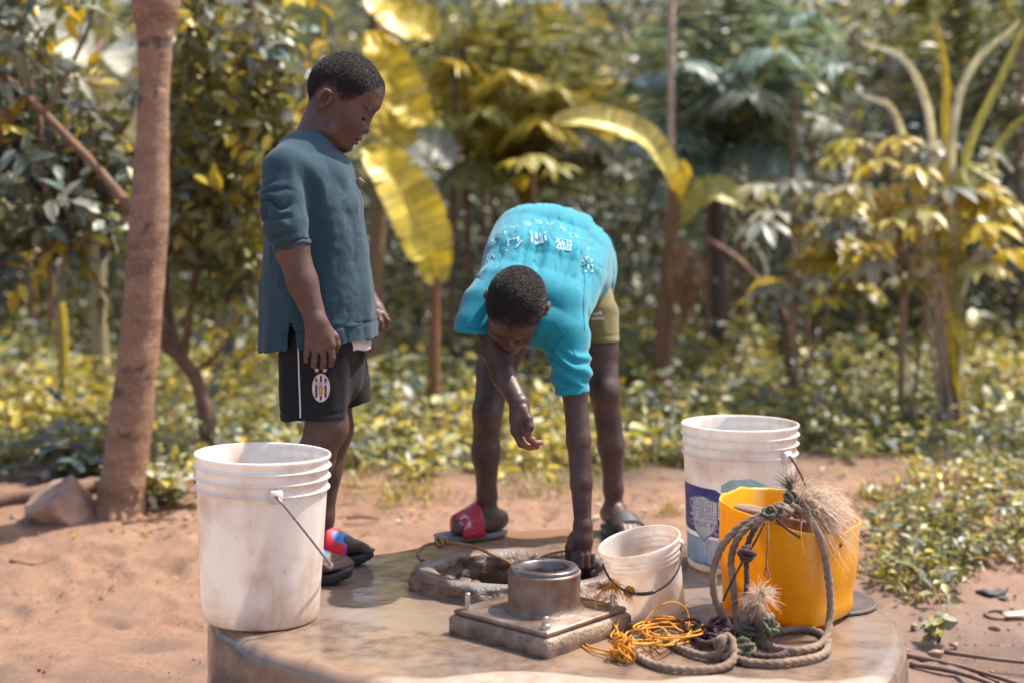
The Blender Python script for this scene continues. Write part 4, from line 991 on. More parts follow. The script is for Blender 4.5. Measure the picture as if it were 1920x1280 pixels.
# sweatshirt
vs = Vol((Q(470, 640)[0], 3.24, Q(600, 672)[2]), (Q(730, 640)[0], 3.76, Q(600, 235)[2]), 0.0036)
def xs(y, x0, x1, lat): return (Q((x0 + x1) / 2, y), lat, (x1 - x0) / 2 * PX)
tor = [xs(282, 552, 608, 0.068), xs(302, 520, 636, 0.122), xs(350, 506, 667, 0.150), xs(400, 503, 680, 0.150), xs(480, 496, 693, 0.148), xs(560, 488, 702, 0.150), xs(612, 486, 706, 0.152), xs(700, 486, 708, 0.154)]
vs.loft(tor, (0, 1, 0), 0.02, e=2.3)
vs.cone(Q(560, 300, -0.07), Q(540, 322, -0.125), 0.05, 0.062, 0.03); vs.cone(Q(590, 300, 0.07), Q(592, 322, 0.125), 0.05, 0.06, 0.03)
vs.chain([Q(540, 320, -0.125), Q(533, 372, -0.155), Q(536, 420, -0.175), Q(545, 455, -0.18)], [0.060, 0.056, 0.053, 0.046], 0.007)
vs.chain([Q(545, 452, -0.175), Q(549, 466, -0.177)], [0.043, 0.0425], 0.006)
vs.chain([Q(592, 320, 0.125), Q(608, 440, 0.165), Q(650, 512, 0.165)], [0.06, 0.056, 0.05], 0.02)
# neck opening, hem and cuff openings
vs.cone(Q(590, 262), Q(588, 268), 0.049, 0.050, 0.004, True); vs.cone(Q(640, 225), Q(600, 268), 0.046, 0.044, 0.004, True); vs.cone(Q(560, 215), Q(586, 268), 0.045, 0.045, 0.004, True)
hemn = np.array((0.116, 0, -1.0)); vs.cut(Q(600, 646), hemn)
vs.loft([(a + (0, 0, -0.0), b, c) for a, b, c in tor[4:]] , (0, 1, 0), 0.004, True, shrink=0.011, e=2.3)
vs.cone(Q(555, 478, -0.178), Q(548, 462, -0.176), 0.040, 0.0375, 0.003, True)
vs.cone(Q(566, 508, -0.205), Q(553, 477, -0.19), 0.05, 0.046, 0.002, True)
# slit at the side of the hem
for k in range(14): vs.cone(Q(546 + k * 0.2, 608 + k * 4, -0.19), Q(546 + k * 0.2, 608 + k * 4, -0.10), 0.0015 + 0.0007 * k, 0.0015 + 0.0007 * k, 0.002, True)
V, F = vs.mesh(2); nn = normals(V, F)
zc, xc = V[:, 2], V[:, 0]
slv = smooth((3.362 - V[:, 1]) / 0.03) * smooth((Q(580, 400)[0] - xc) / 0.03) * smooth((zc - Q(0, 480)[2]) / 0.02)
axis_s = (Q(0, 300)[2] - zc); wob = 0.65 * fbm(V * 15, 3)
ruck = np.abs(np.sin(math.pi * (axis_s / 0.029 + 0.8 * (xc - Q(540, 400)[0]) / 0.1 + wob))) ** 0.7
amp = 0.019 * smooth((axis_s - 0.04) / 0.10) * np.clip(0.75 + 0.6 * fbm(V * 18 + 4, 2), 0.2, 1.4)
disp = slv * amp * (ruck - 0.62)
tors = (1 - slv) * smooth((Q(0, 300)[2] - zc) / 0.1)
disp += tors * (0.0065 * fbm(V * np.array((13, 13, 2.2)) + 3, 3) + 0.002 * fbm(V * 30, 3))
disp += (1 - slv) * 0.004 * np.sin((xc - Q(570, 0)[0]) * 95 + zc * 22 + 2 * wob) * np.exp(-((zc - Q(0, 345)[2]) / 0.05) ** 2)
band = (V - (Q(600, 646) + np.array((0, 0, 0.045)))) @ (hemn / np.linalg.norm(hemn))
disp -= 0.0035 * np.exp(-(band / 0.004) ** 2) * (1 - slv)
V = V + nn * disp[:, None]
sw = obj('sweatshirt', V, F, M_SWEAT, boy1)
bv_sw = bvh_of(V, F)
# ribbed collar and the little tab on the chest
cp = []
for t in np.linspace(0, 2 * math.pi, 40, endpoint=False):
    cp.append(Q(584, 268) + np.array((0.0465 * math.cos(t), 0.062 * math.sin(t), -0.0185 * math.cos(t) - 0.004)))
cp = np.array(cp + [cp[0]]); v_, f_ = tube(cp, 0.0055, 8, False); obj('collar', v_, f_, M_SWEAT, sw)
v_, f_ = box(0.020, 0.006, 0.026, 0.002); obj('chest_tab', place(v_ @ rot(0, R(38), 0).T, Q(667, 352, -0.02)), f_, plain('brown_tab', (0.16, 0.11, 0.10), 0.6), sw, smoothed=False)
ca_ = unit3(Q(560, 500, -0.18) - Q(545, 455, -0.176)); cu1 = unit3(np.cross(ca_, (0, 1, 0))); cu2 = np.cross(ca_, cu1)
t_ = np.linspace(0, 2 * math.pi, 41)[:, None]; ring_ = Q(548, 463, -0.177) + cu1 * np.cos(t_) * 0.0415 + cu2 * np.sin(t_) * 0.0405 + 0.002 * np.sin(t_ * 5) * ca_
v_, f_ = tube(ring_, 0.0062, 10, False); obj('cuff', v_, f_, M_SWEAT, sw)
# white vest showing under the hem
vu = Vol((Q(470, 640)[0], 3.28, Q(600, 690)[2]), (Q(730, 640)[0], 3.72, Q(600, 600)[2]), 0.004)
vu.loft(tor[4:], (0, 1, 0), 0.004, shrink=0.015, e=2.3); vu.cut(Q(600, 655), (0.03, 0, -1)); vu.cut(Q(600, 622), (0, 0, 1)); vu.cut(Q(668, 640), (-1, 0, 0)); vu.loft(tor[4:], (0, 1, 0), 0.003, True, shrink=0.024, e=2.3)
V, F = vu.mesh(1); V[:, 2] += 0.003 * np.sin(V[:, 0] * 160) * (V[:, 2] < Q(0, 650)[2]); obj('vest_hem', V, F, M_WHITE, boy1)
# shorts
vs = Vol((Q(500, 640)[0], 3.27, Q(600, 800)[2]), (Q(720, 640)[0], 3.72, Q(600, 580)[2]), 0.0036)
pel = [(Q(603, 560), 0.128, 0.098), (Q(605, 640), 0.134, 0.104), (Q(605, 700), 0.13, 0.102)]
lr = [(Q(598, 660, -0.07), 0.075, 0.096), (Q(592, 720, -0.08), 0.078, 0.088), (Q(591, 790, -0.085), 0.080, 0.0815), (Q(591, 840, -0.085), 0.081, 0.082)]
ll = [(Q(615, 660, 0.07), 0.072, 0.094), (Q(632, 715, 0.085), 0.074, 0.084), (Q(638, 770, 0.09), 0.076, 0.080), (Q(641, 830, 0.09), 0.077, 0.080)]
vs.loft(pel, (0, 1, 0), 0.02); vs.loft(lr, (0, 1, 0), 0.012, e=2.4); vs.loft(ll, (0, 1, 0), 0.012, e=2.4)
g = vs.lo
hz_r, hz_l = Q(590, 785, -0.09)[2], Q(650, 756, 0.09)[2]
G_ = np.meshgrid(*[vs.lo[k] + np.arange(vs.n[k]) * vs.h for k in range(3)], indexing='ij', sparse=True)
hem = np.where(G_[1] < 3.50, hz_r - 0.0 * (G_[0] - Q(590, 0)[0]), hz_l + 0.25 * (G_[0] - Q(660, 0)[0]))
vs.D = np.maximum(vs.D, (hem - G_[2]).astype(np.float32))
vs.loft([lr[2], lr[3]], (0, 1, 0), 0.003, True, shrink=0.008, e=2.4); vs.loft([ll[2], ll[3]], (0, 1, 0), 0.003, True, shrink=0.008, e=2.4)
V, F = vs.mesh(2); nn = normals(V, F)
V = V + nn * (0.006 * fbm(V * np.array((12, 12, 4)) + 8, 3) * smooth((Q(0, 620)[2] - V[:, 2]) / 0.06) - 0.002 * np.exp(-((V[:, 2] - hz_r - 0.02) / 0.003) ** 2))[:, None]
sh = obj('shorts', V, F, M_SHORT1, boy1); bv_sh = bvh_of(V, F)
cu, cv, cn = (1, 0, 0), (0, 0, 1), (0, -1, 0)
def strip2(p0, p1, w_, n=24):
    t = np.linspace(0, 1, n)[:, None]; c_ = np.array(p0) * (1 - t) + np.array(p1) * t; d = np.array(p1) - np.array(p0); d = d / np.linalg.norm(d); s = np.array((-d[1], d[0]))
    v = np.stack([c_ - s * w_ / 2, c_ + s * w_ / 2], 1); return ring_faces(np.concatenate([v, np.zeros((n, 2, 1))], -1), False, closed_u=False)
def local(o, px, py, dy): p = Q(px, py, dy) - o; return (p[0], p[2])
o_ = Q(600, 728, -0.17)
v_, f_ = strip2(local(o_, 553, 612, -0.17), local(o_, 562, 784, -0.17), 0.0035); obj('side_piping', project(bv_sh, v_, o_, cu, cv, cn, 0.0015), f_, M_WHITE, sh)
M_CREST_P = plain('crest_pink_thread', (0.62, 0.42, 0.34), 0.7, 0.15, 200); M_CREST_W = plain('crest_pale_thread', (0.58, 0.53, 0.52), 0.7, 0.15, 200); M_CREST_D = plain('crest_dark_thread', (0.03, 0.03, 0.06), 0.7, 0.2, 200); M_CREST_G = plain('crest_gold_thread', (0.42, 0.20, 0.05), 0.6, 0.2, 200)
def disc2(rx, ry, n=40, cx=0, cy=0):
    t = np.linspace(0, 2 * math.pi, n, endpoint=False); k = [1.0, 0.66, 0.33]
    v = np.concatenate([np.stack([cx + np.cos(t) * rx * q, cy + np.sin(t) * ry * q, t * 0], -1) for q in k] + [np.array([[cx, cy, 0]])]); f = []
    for a in range(2):
        for i in range(n): f.append((a*n+i, a*n+(i+1) % n, (a+1)*n+(i+1) % n, (a+1)*n+i))
    f += [(2*n+i, 2*n+(i+1) % n, 3*n) for i in range(n)]; return v, f
oc_ = Q(600, 728, -0.17)
crest = None
v_, f_ = disc2(0.0215, 0.0345); crest = obj('crest', project(bv_sh, v_, oc_, cu, cv, cn, 0.0012), f_, M_CREST_P, sh)
v_, f_ = disc2(0.0180, 0.031); obj('crest_field', project(bv_sh, v_, oc_, cu, cv, cn, 0.0018), f_, M_CREST_W, crest)
for k in (-2, 0, 2):
    x = k * 0.0055; hh_ = 0.031 * math.sqrt(max(0, 1 - (x / 0.018) ** 2)) * 0.95
    v_, f_ = strip2((x, -hh_), (x, hh_), 0.0052); obj('crest_stripe', project(bv_sh, v_, oc_, cu, cv, cn, 0.0024), f_, M_CREST_D, crest)
v_, f_ = strip2((-0.0185, 0.0115), (0.0185, 0.009), 0.0072); obj('crest_band', project(bv_sh, v_, oc_, cu, cv, cn, 0.0030), f_, M_CREST_W, crest)
v_, f_ = text_mesh('JUVENTUS', 0.0062); v_[:, 1] += 0.0102; obj('crest_lettering', project(bv_sh, v_, oc_, cu, cv, cn, 0.0036), f_, M_CREST_D, crest, smoothed=False)
v_, f_ = disc2(0.0062, 0.0058, 20, 0, -0.001); obj('crest_charge', project(bv_sh, v_, oc_, cu, cv, cn, 0.0034), f_, M_CREST_G, crest)
v_, f_ = disc2(0.0050, 0.0085, 20, 0, -0.0125); obj('crest_charge', project(bv_sh, v_, oc_, cu, cv, cn, 0.0034), f_, M_CREST_G, crest)
for sx in (-0.0105, 0.0085):
    st = [(sx + (0.0075 if i % 2 == 0 else 0.0031) * math.sin(i * math.pi / 5), 0.0425 + (0.0075 if i % 2 == 0 else 0.0031) * math.cos(i * math.pi / 5), 0) for i in range(10)] + [(sx, 0.0425, 0)]
    obj('crest_star', project(bv_sh, np.array(st), oc_, cu, cv, cn, 0.0015), [(i, (i + 1) % 10, 10) for i in range(10)], M_CREST_P, sh, smoothed=False)
# sandals
M_SOLE = plain('black_rubber_sole', (0.035, 0.033, 0.033), 0.55, 0.3, 40, 0.3, 120)
M_STRAP = plain('padded_strap', (1, 1, 1), 0.6, 0.12, 60, 0.2, 300, use_col=True)
sandal(boy1, LR[-1], FD1, 0.185, 1, (M_SOLE, M_STRAP), 0.10, 0.42, curl=0.02)
sandal(boy1, LL[-1], FD2, 0.185, -1, (M_SOLE, M_STRAP), 0.10, 0.42, curl=0.02)

# ------------------------------------------------------------------------------------------------ the boy who bends over the well
B2 = G(1035, 1012); B2[2] = 0.0
boy2 = thing('person', B2, 'boy in a turquoise T-shirt and olive shorts bending down to reach into the well', 'person')
M_SKIN2 = skin_mat('dark_brown_skin', (0.05, 0.026, 0.020), (0.092, 0.052, 0.042), 0.43)
M_TEE = cloth_mat('turquoise_knit', (0.002, 0.215, 0.30), (0.008, 0.275, 0.365), 700, 0.75, 0.25, 0.0, 4)
M_SHORT2 = cloth_mat('olive_cotton', (0.165, 0.140, 0.052), (0.225, 0.19, 0.075), 500, 0.85, 0.15)
M_PRINT_W = plain('pale_print', (0.42, 0.66, 0.72), 0.7, 0.25, 120)
parts = []
hc2 = P(967, 566, 3.42); f2, u2 = (-0.20, -0.43, -0.87), (0.02, -0.88, 0.46)
vh = Vol(hc2 - (0.14, 0.13, 0.16), hc2 + (0.15, 0.24, 0.14), 0.0027)
hh2, fr2, s2 = head(vh, hc2, f2, u2, 1.0)
N0, N1 = hh2(-14, -62), P(995, 590, 3.62)
vh.cone(N0, N1, 0.046, 0.054, 0.02)
V, F = vh.mesh(1); head2 = (V, F); parts.append((V, F, tint_head(V, hc2, fr2, s2)))
A2R = [P(912, 578, 3.56), P(926, 655, 3.49), P(946, 705, 3.44), P(974, 757, 3.37)]
A2L = [P(1062, 620, 3.57), P(1078, 735, 3.52), P(1085, 825, 3.50), P(1090, 905, 3.475), P(1093, 985, 3.455)]
L2R = [P(985, 560, 3.99), P(930, 690, 3.90), P(914, 772, 3.855), P(911, 850, 3.87), P(913, 930, 3.88), P(915, 975, 3.885)]
L2L = [P(1085, 545, 4.01), P(1122, 655, 3.96), P(1134, 735, 3.925), P(1146, 835, 3.935), P(1150, 915, 3.94), P(1151, 962, 3.945)]
SP = [(P(1050, 500, 4.00), 0.145, 0.115), (P(1030, 492, 3.88), 0.145, 0.115), (P(1010, 530, 3.74), 0.14, 0.105), (P(992, 585, 3.62), 0.13, 0.085)]
lat2 = np.array((0.97, -0.05, -0.22))
vb = Vol((P(850, 600, 3.6)[0] - 0.02, 3.28, -0.01), (P(1190, 600, 3.6)[0] + 0.06, 4.14, 0.97), 0.005)
vb.loft(SP, lat2, 0.03, shrink=0.012)
vb.chain(A2R, [0.040, 0.033, 0.031, 0.0235], 0.012); vb.chain(A2L, [0.044, 0.0315, 0.0305, 0.0275, 0.022], 0.012)
vb.chain(L2R, [0.080, 0.053, 0.0395, 0.0385, 0.0265, 0.0245], 0.02); vb.chain(L2L, [0.080, 0.055, 0.0415, 0.0365, 0.0265, 0.0245], 0.02)
for kn in (L2R[2], L2L[2]): vb.ell(kn + (0.0, -0.018, 0.002), (0.030, 0.030, 0.037), None, 0.02)
FD3, FD4 = (-0.93, -0.40), (0.30, -0.95)
foot(vb, L2R[-1], FD3, 0.020, 0.205, -1); foot(vb, L2L[-1], FD4, 0.020, 0.205, -1)
V, F = vb.mesh(2); c_ = np.ones((len(V), 3))
shin = smooth((0.42 - V[:, 2]) / 0.2) * 0.30 * (0.5 + fbm(V * 18, 3)); c_ = c_ + np.clip(shin, 0, 0.6)[:, None] * np.array((1.2, 1.25, 1.35)); parts.append((V, F, c_))
# his right hand hangs open, fingers curling
v = Vol(P(925, 850, 3.30), P(1035, 695, 3.50), 0.002)
v.cone(A2R[2] * 0.35 + A2R[3] * 0.65, A2R[3], 0.0215, 0.0235, 0.008); v.chain([A2R[3], P(975, 782, 3.36), P(972, 806, 3.36)], [0.0235, 0.025, 0.0205], 0.01)
for ps, r in (([(979, 800, 3.338), (994, 823, 3.33), (1003, 830, 3.335), (1013, 829, 3.345)], 0.0088), ([(971, 812, 3.352), (983, 833, 3.343), (994, 838, 3.345), (1007, 836, 3.355)], 0.009), ([(967, 812, 3.372), (977, 832, 3.362), (988, 836, 3.362), (1000, 833, 3.368)], 0.0086), ([(970, 804, 3.388), (981, 820, 3.382), (990, 824, 3.38), (1000, 822, 3.383)], 0.0078)):
    v.chain([P(*q) for q in ps], [r * 1.1, r, r * 0.95, r * 0.82], 0.002)
v.chain([P(980, 768, 3.35), P(990, 786, 3.335), P(993, 800, 3.328), P(990, 811, 3.325)], [0.016, 0.0115, 0.0105, 0.0085], 0.004)
V, F = v.mesh(1); pal = smooth((V[:, 0] - P(972, 800, 3.36)[0]) / 0.02) * smooth((P(0, 800, 3.36)[2] - V[:, 2]) / 0.012); parts.append((V, F, 1 + pal[:, None] * np.array((2.2, 1.3, 1.0))))
# his left hand reaches into the shaft
v = Vol(P(1045, 1105, 3.36), P(1145, 915, 3.56), 0.0022)
v.cone(A2L[3] * 0.3 + A2L[4] * 0.7, A2L[4], 0.0205, 0.0235, 0.008); v.chain([A2L[4], P(1092, 1012, 3.45), P(1092, 1036, 3.445)], [0.0235, 0.0255, 0.023], 0.01)
for k, (x0, x1, dy_) in enumerate(((1078, 1074, 3.43), (1089, 1088, 3.425), (1100, 1101, 3.43), (1110, 1112, 3.44))):
    r = (0.0088, 0.009, 0.0086, 0.0078)[k]
    v.chain([P(x0, 1040, dy_), P(x1, 1062, dy_ - 0.006), P(x1 + 1, 1078, dy_ + 0.006), P(x1 + 1, 1088, dy_ + 0.02)], [r * 1.1, r, r * 0.95, r * 0.85], 0.002)
v.chain([P(1078, 1006, 3.44), P(1068, 1026, 3.435), P(1066, 1044, 3.44)], [0.016, 0.0115, 0.009], 0.004)
V, F = v.mesh(1); parts.append((V, F, np.ones((len(V), 3))))
m = MB()
for V, F, c_ in parts: m.add(V, F, c_)
m.build('body', M_SKIN2, boy2)
hair('hair', hc2, fr2, s2, 1.0, boy2, *head2, seed=2)
# T-shirt
vs = Vol((P(845, 600, 3.6)[0], 3.40, P(0, 760, 3.5)[2]), (P(1175, 500, 4.0)[0], 4.14, P(0, 365, 3.9)[2]), 0.0038)
ts = [(P(1046, 508, 4.06), 0.172, 0.15), (P(1036, 488, 3.95), 0.170, 0.146), (P(1026, 480, 3.86), 0.168, 0.142), (P(1014, 510, 3.74), 0.166, 0.128), (P(1000, 560, 3.64), 0.155, 0.108), (P(990, 600, 3.57), 0.10, 0.07)]
vs.loft(ts, lat2, 0.02, e=2.35)
vs.chain([P(1035, 585, 3.61), P(1060, 630, 3.57), P(1070, 690, 3.535), P(1075, 775, 3.51)], [0.085, 0.060, 0.046, 0.043], 0.03)
vs.chain([P(935, 555, 3.60), P(910, 575, 3.565), P(892, 612, 3.53), P(882, 660, 3.50)], [0.075, 0.058, 0.048, 0.050], 0.03)
# openings: sleeves, neck, hem
vs.cut(P(1075, 738, 3.515), (0.12, -0.05, -1)) if False else None
G_ = np.meshgrid(*[vs.lo[k] + np.arange(vs.n[k]) * vs.h for k in range(3)], indexing='ij', sparse=True)
right = G_[0] > P(985, 600, 3.55)[0]
cr_, cl_ = P(1075, 738, 3.515), P(890, 624, 3.53)
cutd = np.where(right, cr_[2] - G_[2] + 0.10 * (G_[0] - cr_[0]), cl_[2] - G_[2] - 0.08 * (G_[0] - cl_[0]))
vs.D = np.maximum(vs.D, cutd.astype(np.float32))
vs.cone(P(1071, 700, 3.53), P(1077, 790, 3.505), 0.036, 0.0385, 0.003, True); vs.cone(P(897, 600, 3.54), P(883, 665, 3.50), 0.040, 0.044, 0.003, True)
vs.cone(N0 * 0.6 + N1 * 0.4, N1, 0.056, 0.060, 0.004, True); vs.cone(N0, N1 * 0.35 + N0 * 0.65, 0.066, 0.058, 0.004, True)
hemp_ = P(1090, 530, 4.03); vs.cut(hemp_, (0.30, 1.0, -0.12))
vs.loft([(P(1056, 515, 4.16), 0.172, 0.15), ts[0], ts[1]], lat2, 0.003, True, shrink=0.010, e=2.35)
V, F = vs.mesh(2); nn = normals(V, F)
tb = np.stack([V[:, 0], V[:, 1], V[:, 2]], -1)
lu = (V - hc2) @ (lat2 / np.linalg.norm(lat2))                   # across the back
al = V[:, 1]                                                     # along the back
upm = smooth((nn[:, 2] + 0.1) / 0.4)
body_m = smooth((al - 3.56) / 0.06)
fold = 0.004 * np.exp(-((lu - 0.040 - 0.12 * (al - 3.6)) / 0.018) ** 2) - 0.012 * np.exp(-((lu - 0.012 + 0.02 * (al - 3.6)) / 0.010) ** 2) * np.exp(-((al - 3.65) / 0.05) ** 2)
fold += 0.005 * np.exp(-((lu - 0.128 - 0.05 * (al - 3.6)) / 0.010) ** 2) - 0.007 * np.exp(-((lu - 0.146) / 0.009) ** 2) - 0.004 * np.exp(-((lu + 0.075 - 0.1 * (al - 3.6)) / 0.014) ** 2)
rdg = fbm(np.stack([lu * 15, al * 4.0, V[:, 2] * 3], -1) + 31, 2)
disp = -0.006 * np.clip(1 - np.abs(rdg) * 3.6, 0, 1) ** 1.5 * smooth((al - 3.52) / 0.06) * (1 - 0.75 * upm * smooth((al - 3.62) / 0.04))
fine_r = fbm(np.stack([lu * 34, al * 9, V[:, 2] * 10], -1) + 7, 3)
disp = disp - 0.0032 * np.clip(1 - np.abs(fine_r) * 4, 0, 1) ** 1.3 * smooth((al - 3.5) / 0.1) * (1 - 0.8 * upm * smooth((al - 3.74) / 0.05))
disp = disp + body_m * upm * fold * smooth((3.97 - al) / 0.15) + 0.006 * fbm(np.stack([lu * 24, al * 3.2, lu * 0], -1) + 21, 3) * smooth((al - 3.5) / 0.1)
slv = smooth((P(0, 640, 3.53)[2] - V[:, 2]) / 0.05)
disp += slv * 0.004 * np.sin((V[:, 2] * 1.0 + V[:, 0] * 0.7) * 130 + 3 * fbm(V * 12, 2)) * smooth((V[:, 2] - cr_[2] - 0.012) / 0.02)
disp -= 0.002 * np.exp(-((V[:, 2] - cr_[2] - 0.018 - 0.10 * (V[:, 0] - cr_[0])) / 0.003) ** 2) * (V[:, 0] > P(985, 600, 3.55)[0])
V = V + nn * disp[:, None]
tee = obj('tee_shirt', V, F, M_TEE, boy2); bv_t = bvh_of(V, F)
def seam(pxs, mat, r=0.0011, name='seam'):
    pp = [on(bv_t, *q, 0.0004) for q in spline(np.array([(a, b, 0) for a, b in pxs]), 10)[:, :2]]
    pp = np.array([q for q in pp if q is not None])
    if len(pp) > 3: v_, f_ = tube(pp, r, 6); obj(name, v_, f_, mat, tee)
M_SEAM = plain('seam_thread', (0.0, 0.13, 0.19), 0.8)
seam([(1040, 604), (1058, 628), (1072, 650), (1080, 668)], M_SEAM); seam([(1034, 662), (1046, 642), (1058, 628)], M_SEAM); seam([(1090, 470), (1096, 520), (1094, 570), (1096, 620)], M_SEAM); seam([(1050, 716), (1075, 722), (1099, 714)], M_SEAM, 0.0009); seam([(872, 612), (890, 617), (908, 614)], M_SEAM, 0.0009)
def on_back(txt, size, py, bow, span, name):
    """lettering that follows an arc across the small of the back, upside down as he bends"""
    n = len(txt)
    for k, ch in enumerate(txt):
        t = (k - (n - 1) / 2) / max(1, (n - 1) / 2)
        px = 1010 - t * span
        hit = on(bv_t, px, py + bow * t * t + (t < 0) * 12 * t * t)
        if hit is None: continue
        v2, f2_ = text_mesh(ch, size)
        if not len(v2): continue
        # local frame on the cloth
        h = bv_t.find_nearest(Vector(hit)); n_ = np.array(h[1]); n_ = n_ if n_ @ (np.array((0, 0, CAM_H)) - hit) > 0 else -n_
        v_ax = np.array((0.0, 1.0, 0.1)); v_ax = v_ax + np.array((0.55 * t, 0, 0)); v_ax = -(v_ax - n_ * (v_ax @ n_)); v_ax /= np.linalg.norm(v_ax)
        u_ax = np.cross(v_ax, n_); u_ax /= np.linalg.norm(u_ax)
        obj(name, project(bv_t, v2, hit, u_ax, v_ax, n_, 0.0016, 0.06), f2_, M_PRINT_W, tee, smoothed=False)
on_back('乐感鼎石业', 0.050, 447, 34, 92, 'printed_character')
on_back('我们将为您提供更好', 0.023, 417, 34, 88, 'printed_character')
# shorts
vs = Vol((P(905, 600, 3.95)[0], 3.80, P(0, 655, 3.95)[2]), (P(1185, 500, 4.0)[0], 4.18, P(0, 440, 4.0)[2]), 0.004)
vs.loft([(P(1045, 500, 4.04), 0.15, 0.12), (P(1042, 545, 4.03), 0.155, 0.115)], (1, 0, 0), 0.02)
ra2 = [(P(1088, 535, 4.02), 0.085, 0.10), (P(1118, 590, 3.985), 0.064, 0.082), (P(1128, 645, 3.965), 0.049, 0.072), (P(1134, 690, 3.95), 0.047, 0.07)]
rb2 = [(P(1000, 540, 4.02), 0.085, 0.10), (P(965, 595, 3.97), 0.064, 0.082), (P(945, 650, 3.93), 0.053, 0.072), (P(938, 690, 3.92), 0.05, 0.07)]
vs.loft(ra2, (1, 0, 0), 0.02); vs.loft(rb2, (1, 0, 0), 0.02)
G_ = np.meshgrid(*[vs.lo[k] + np.arange(vs.n[k]) * vs.h for k in range(3)], indexing='ij', sparse=True)
vs.D = np.maximum(vs.D, (P(0, 641, 3.95)[2] - G_[2]).astype(np.float32))
vs.loft(ra2[2:], (1, 0, 0), 0.003, True, shrink=0.007); vs.loft(rb2[2:], (1, 0, 0), 0.003, True, shrink=0.007)
V, F = vs.mesh(2); nn = normals(V, F)
V = V + nn * (0.004 * fbm(V * np.array((14, 14, 6)) + 2, 3) - 0.002 * np.exp(-((V[:, 2] - P(0, 628, 3.95)[2]) / 0.003) ** 2))[:, None]
sh2 = obj('shorts', V, F, M_SHORT2, boy2); bv_s2 = bvh_of(V, F)
M_LOGO = plain('white_embroidery', (0.72, 0.68, 0.62), 0.6, 0.1, 200)
oL = on(bv_s2, 1121, 592)
if oL is not None:
    n_ = np.array((0.25, -0.96, 0.1)); n_ /= np.linalg.norm(n_); u_ = np.cross((0, 0, 1.0), -n_); u_ = -u_ if u_[0] < 0 else u_; u_ /= np.linalg.norm(u_); v_a = np.cross(n_, u_); v_a = v_a if v_a[2] > 0 else -v_a
    for k, (x0, hgt) in enumerate(((-0.013, 0.007), (-0.004, 0.013), (0.005, 0.019))):
        q = np.array([(x0, 0.002, 0), (x0 + 0.0065, 0.002, 0), (x0 + 0.0065 - hgt * 0.10, 0.002 + hgt * 0.45, 0), (x0 + 0.001 - hgt * 0.22, 0.002 + hgt * 0.62, 0)])
        obj('logo_bar', project(bv_s2, q, oL, u_, v_a, n_, 0.002), [(0, 1, 2, 3)], M_LOGO, sh2, smoothed=False)
    v2, f2_ = text_mesh('adidas', 0.014, offset=0.0003); v2[:, 1] -= 0.007; obj('logo_lettering', project(bv_s2, v2, oL, u_, v_a, n_, 0.002), f2_, M_LOGO, sh2, smoothed=False)
M_SOLE2 = plain('grey_foam_sole', (0.20, 0.19, 0.19), 0.7, 0.2, 30, 0.2, 120)
w = N('striped_red_strap'); wv = w.n('TexWave', {'Vector': w.coord(), 'Scale': 42.0, 'Distortion': 2.5, 'Detail': 1.0}, bands_direction='DIAGONAL')
c = w.mix(w.ramp(wv, [(0.68, 0.0), (0.8, 1.0)]), (0.55, 0.03, 0.05), (0.07, 0.01, 0.04)); c = w.mix(w.ramp(w.noise(28, 3), [(0.60, 0.0), (0.66, 0.85)]), c, (0.6, 0.55, 0.5))
M_STRAP2 = w.done(w.n('BsdfPrincipled', {'Base Color': c, 'Roughness': 0.55}))
sandal(boy2, L2R[-1], FD3, 0.205, -1, (M_SOLE2, M_STRAP2, 1), 0.14, 0.46, False, 0.016, 0.003)
sandal(boy2, L2L[-1], FD4, 0.205, -1, (M_SOLE2, plain('dark_strap', (0.03, 0.024, 0.026), 0.6), 1), 0.36, 0.56, False, 0.016, 0.003)
# ================================================================ PLANTS
w = N('leaf')
at = (w.n('Attribute', attribute_name='col'), 0)
nz = w.noise(9, 3)
c = w.mix(w.ramp(nz, [(0.3, 0.35), (0.7, 0.0)]), at, (0.09, 0.085, 0.04))
p_ = w.n('BsdfPrincipled', {'Base Color': c, 'Roughness': 0.4, 'Specular IOR Level': 0.5})
t_ = w.n('BsdfTranslucent', {'Color': w.mix(1.0, c, (1.2, 1.12, 0.6), 'MULTIPLY')})
mx = w.n('MixShader', {0: 0.27}); w.link(p_, mx.inputs[1]); w.link(t_, mx.inputs[2]); M_LEAF = w.done(mx)
M_BARK = plain('brown_bark', (0.20, 0.115, 0.075), 0.85, 0.45, 20, 0.6, 70, dist=0.006)
M_STEM = plain('plant_stem', (1, 1, 1), 0.7, 0.25, 18, 0.4, 60, use_col=True)
YEL, OLV, TEAL, GRY, DRK, BRN, ORG, LIM, PALE = map(np.array, ((0.60, 0.445, 0.045), (0.175, 0.178, 0.06), (0.14, 0.195, 0.18), (0.25, 0.265, 0.215), (0.045, 0.052, 0.035), (0.22, 0.12, 0.06), (0.52, 0.20, 0.02), (0.36, 0.325, 0.085), (0.52, 0.50, 0.40)))
def pick(n, fam, wts, rs, var=0.25):
    k = rs.choice(len(fam), n, p=np.array(wts) / sum(wts)); return np.clip(np.array(fam)[k] * rs.uniform(1 - var, 1 + var, (n, 1)) * rs.uniform(0.93, 1.07, (n, 3)), 0, 0.9)
def unit(v): return v / (np.linalg.norm(v, axis=-1, keepdims=True) + 1e-9)
T8 = np.array([(0, 0), (0.28, -0.42), (0.28, 0), (0.28, 0.42), (0.66, -0.40), (0.66, 0), (0.66, 0.40), (1, 0)])
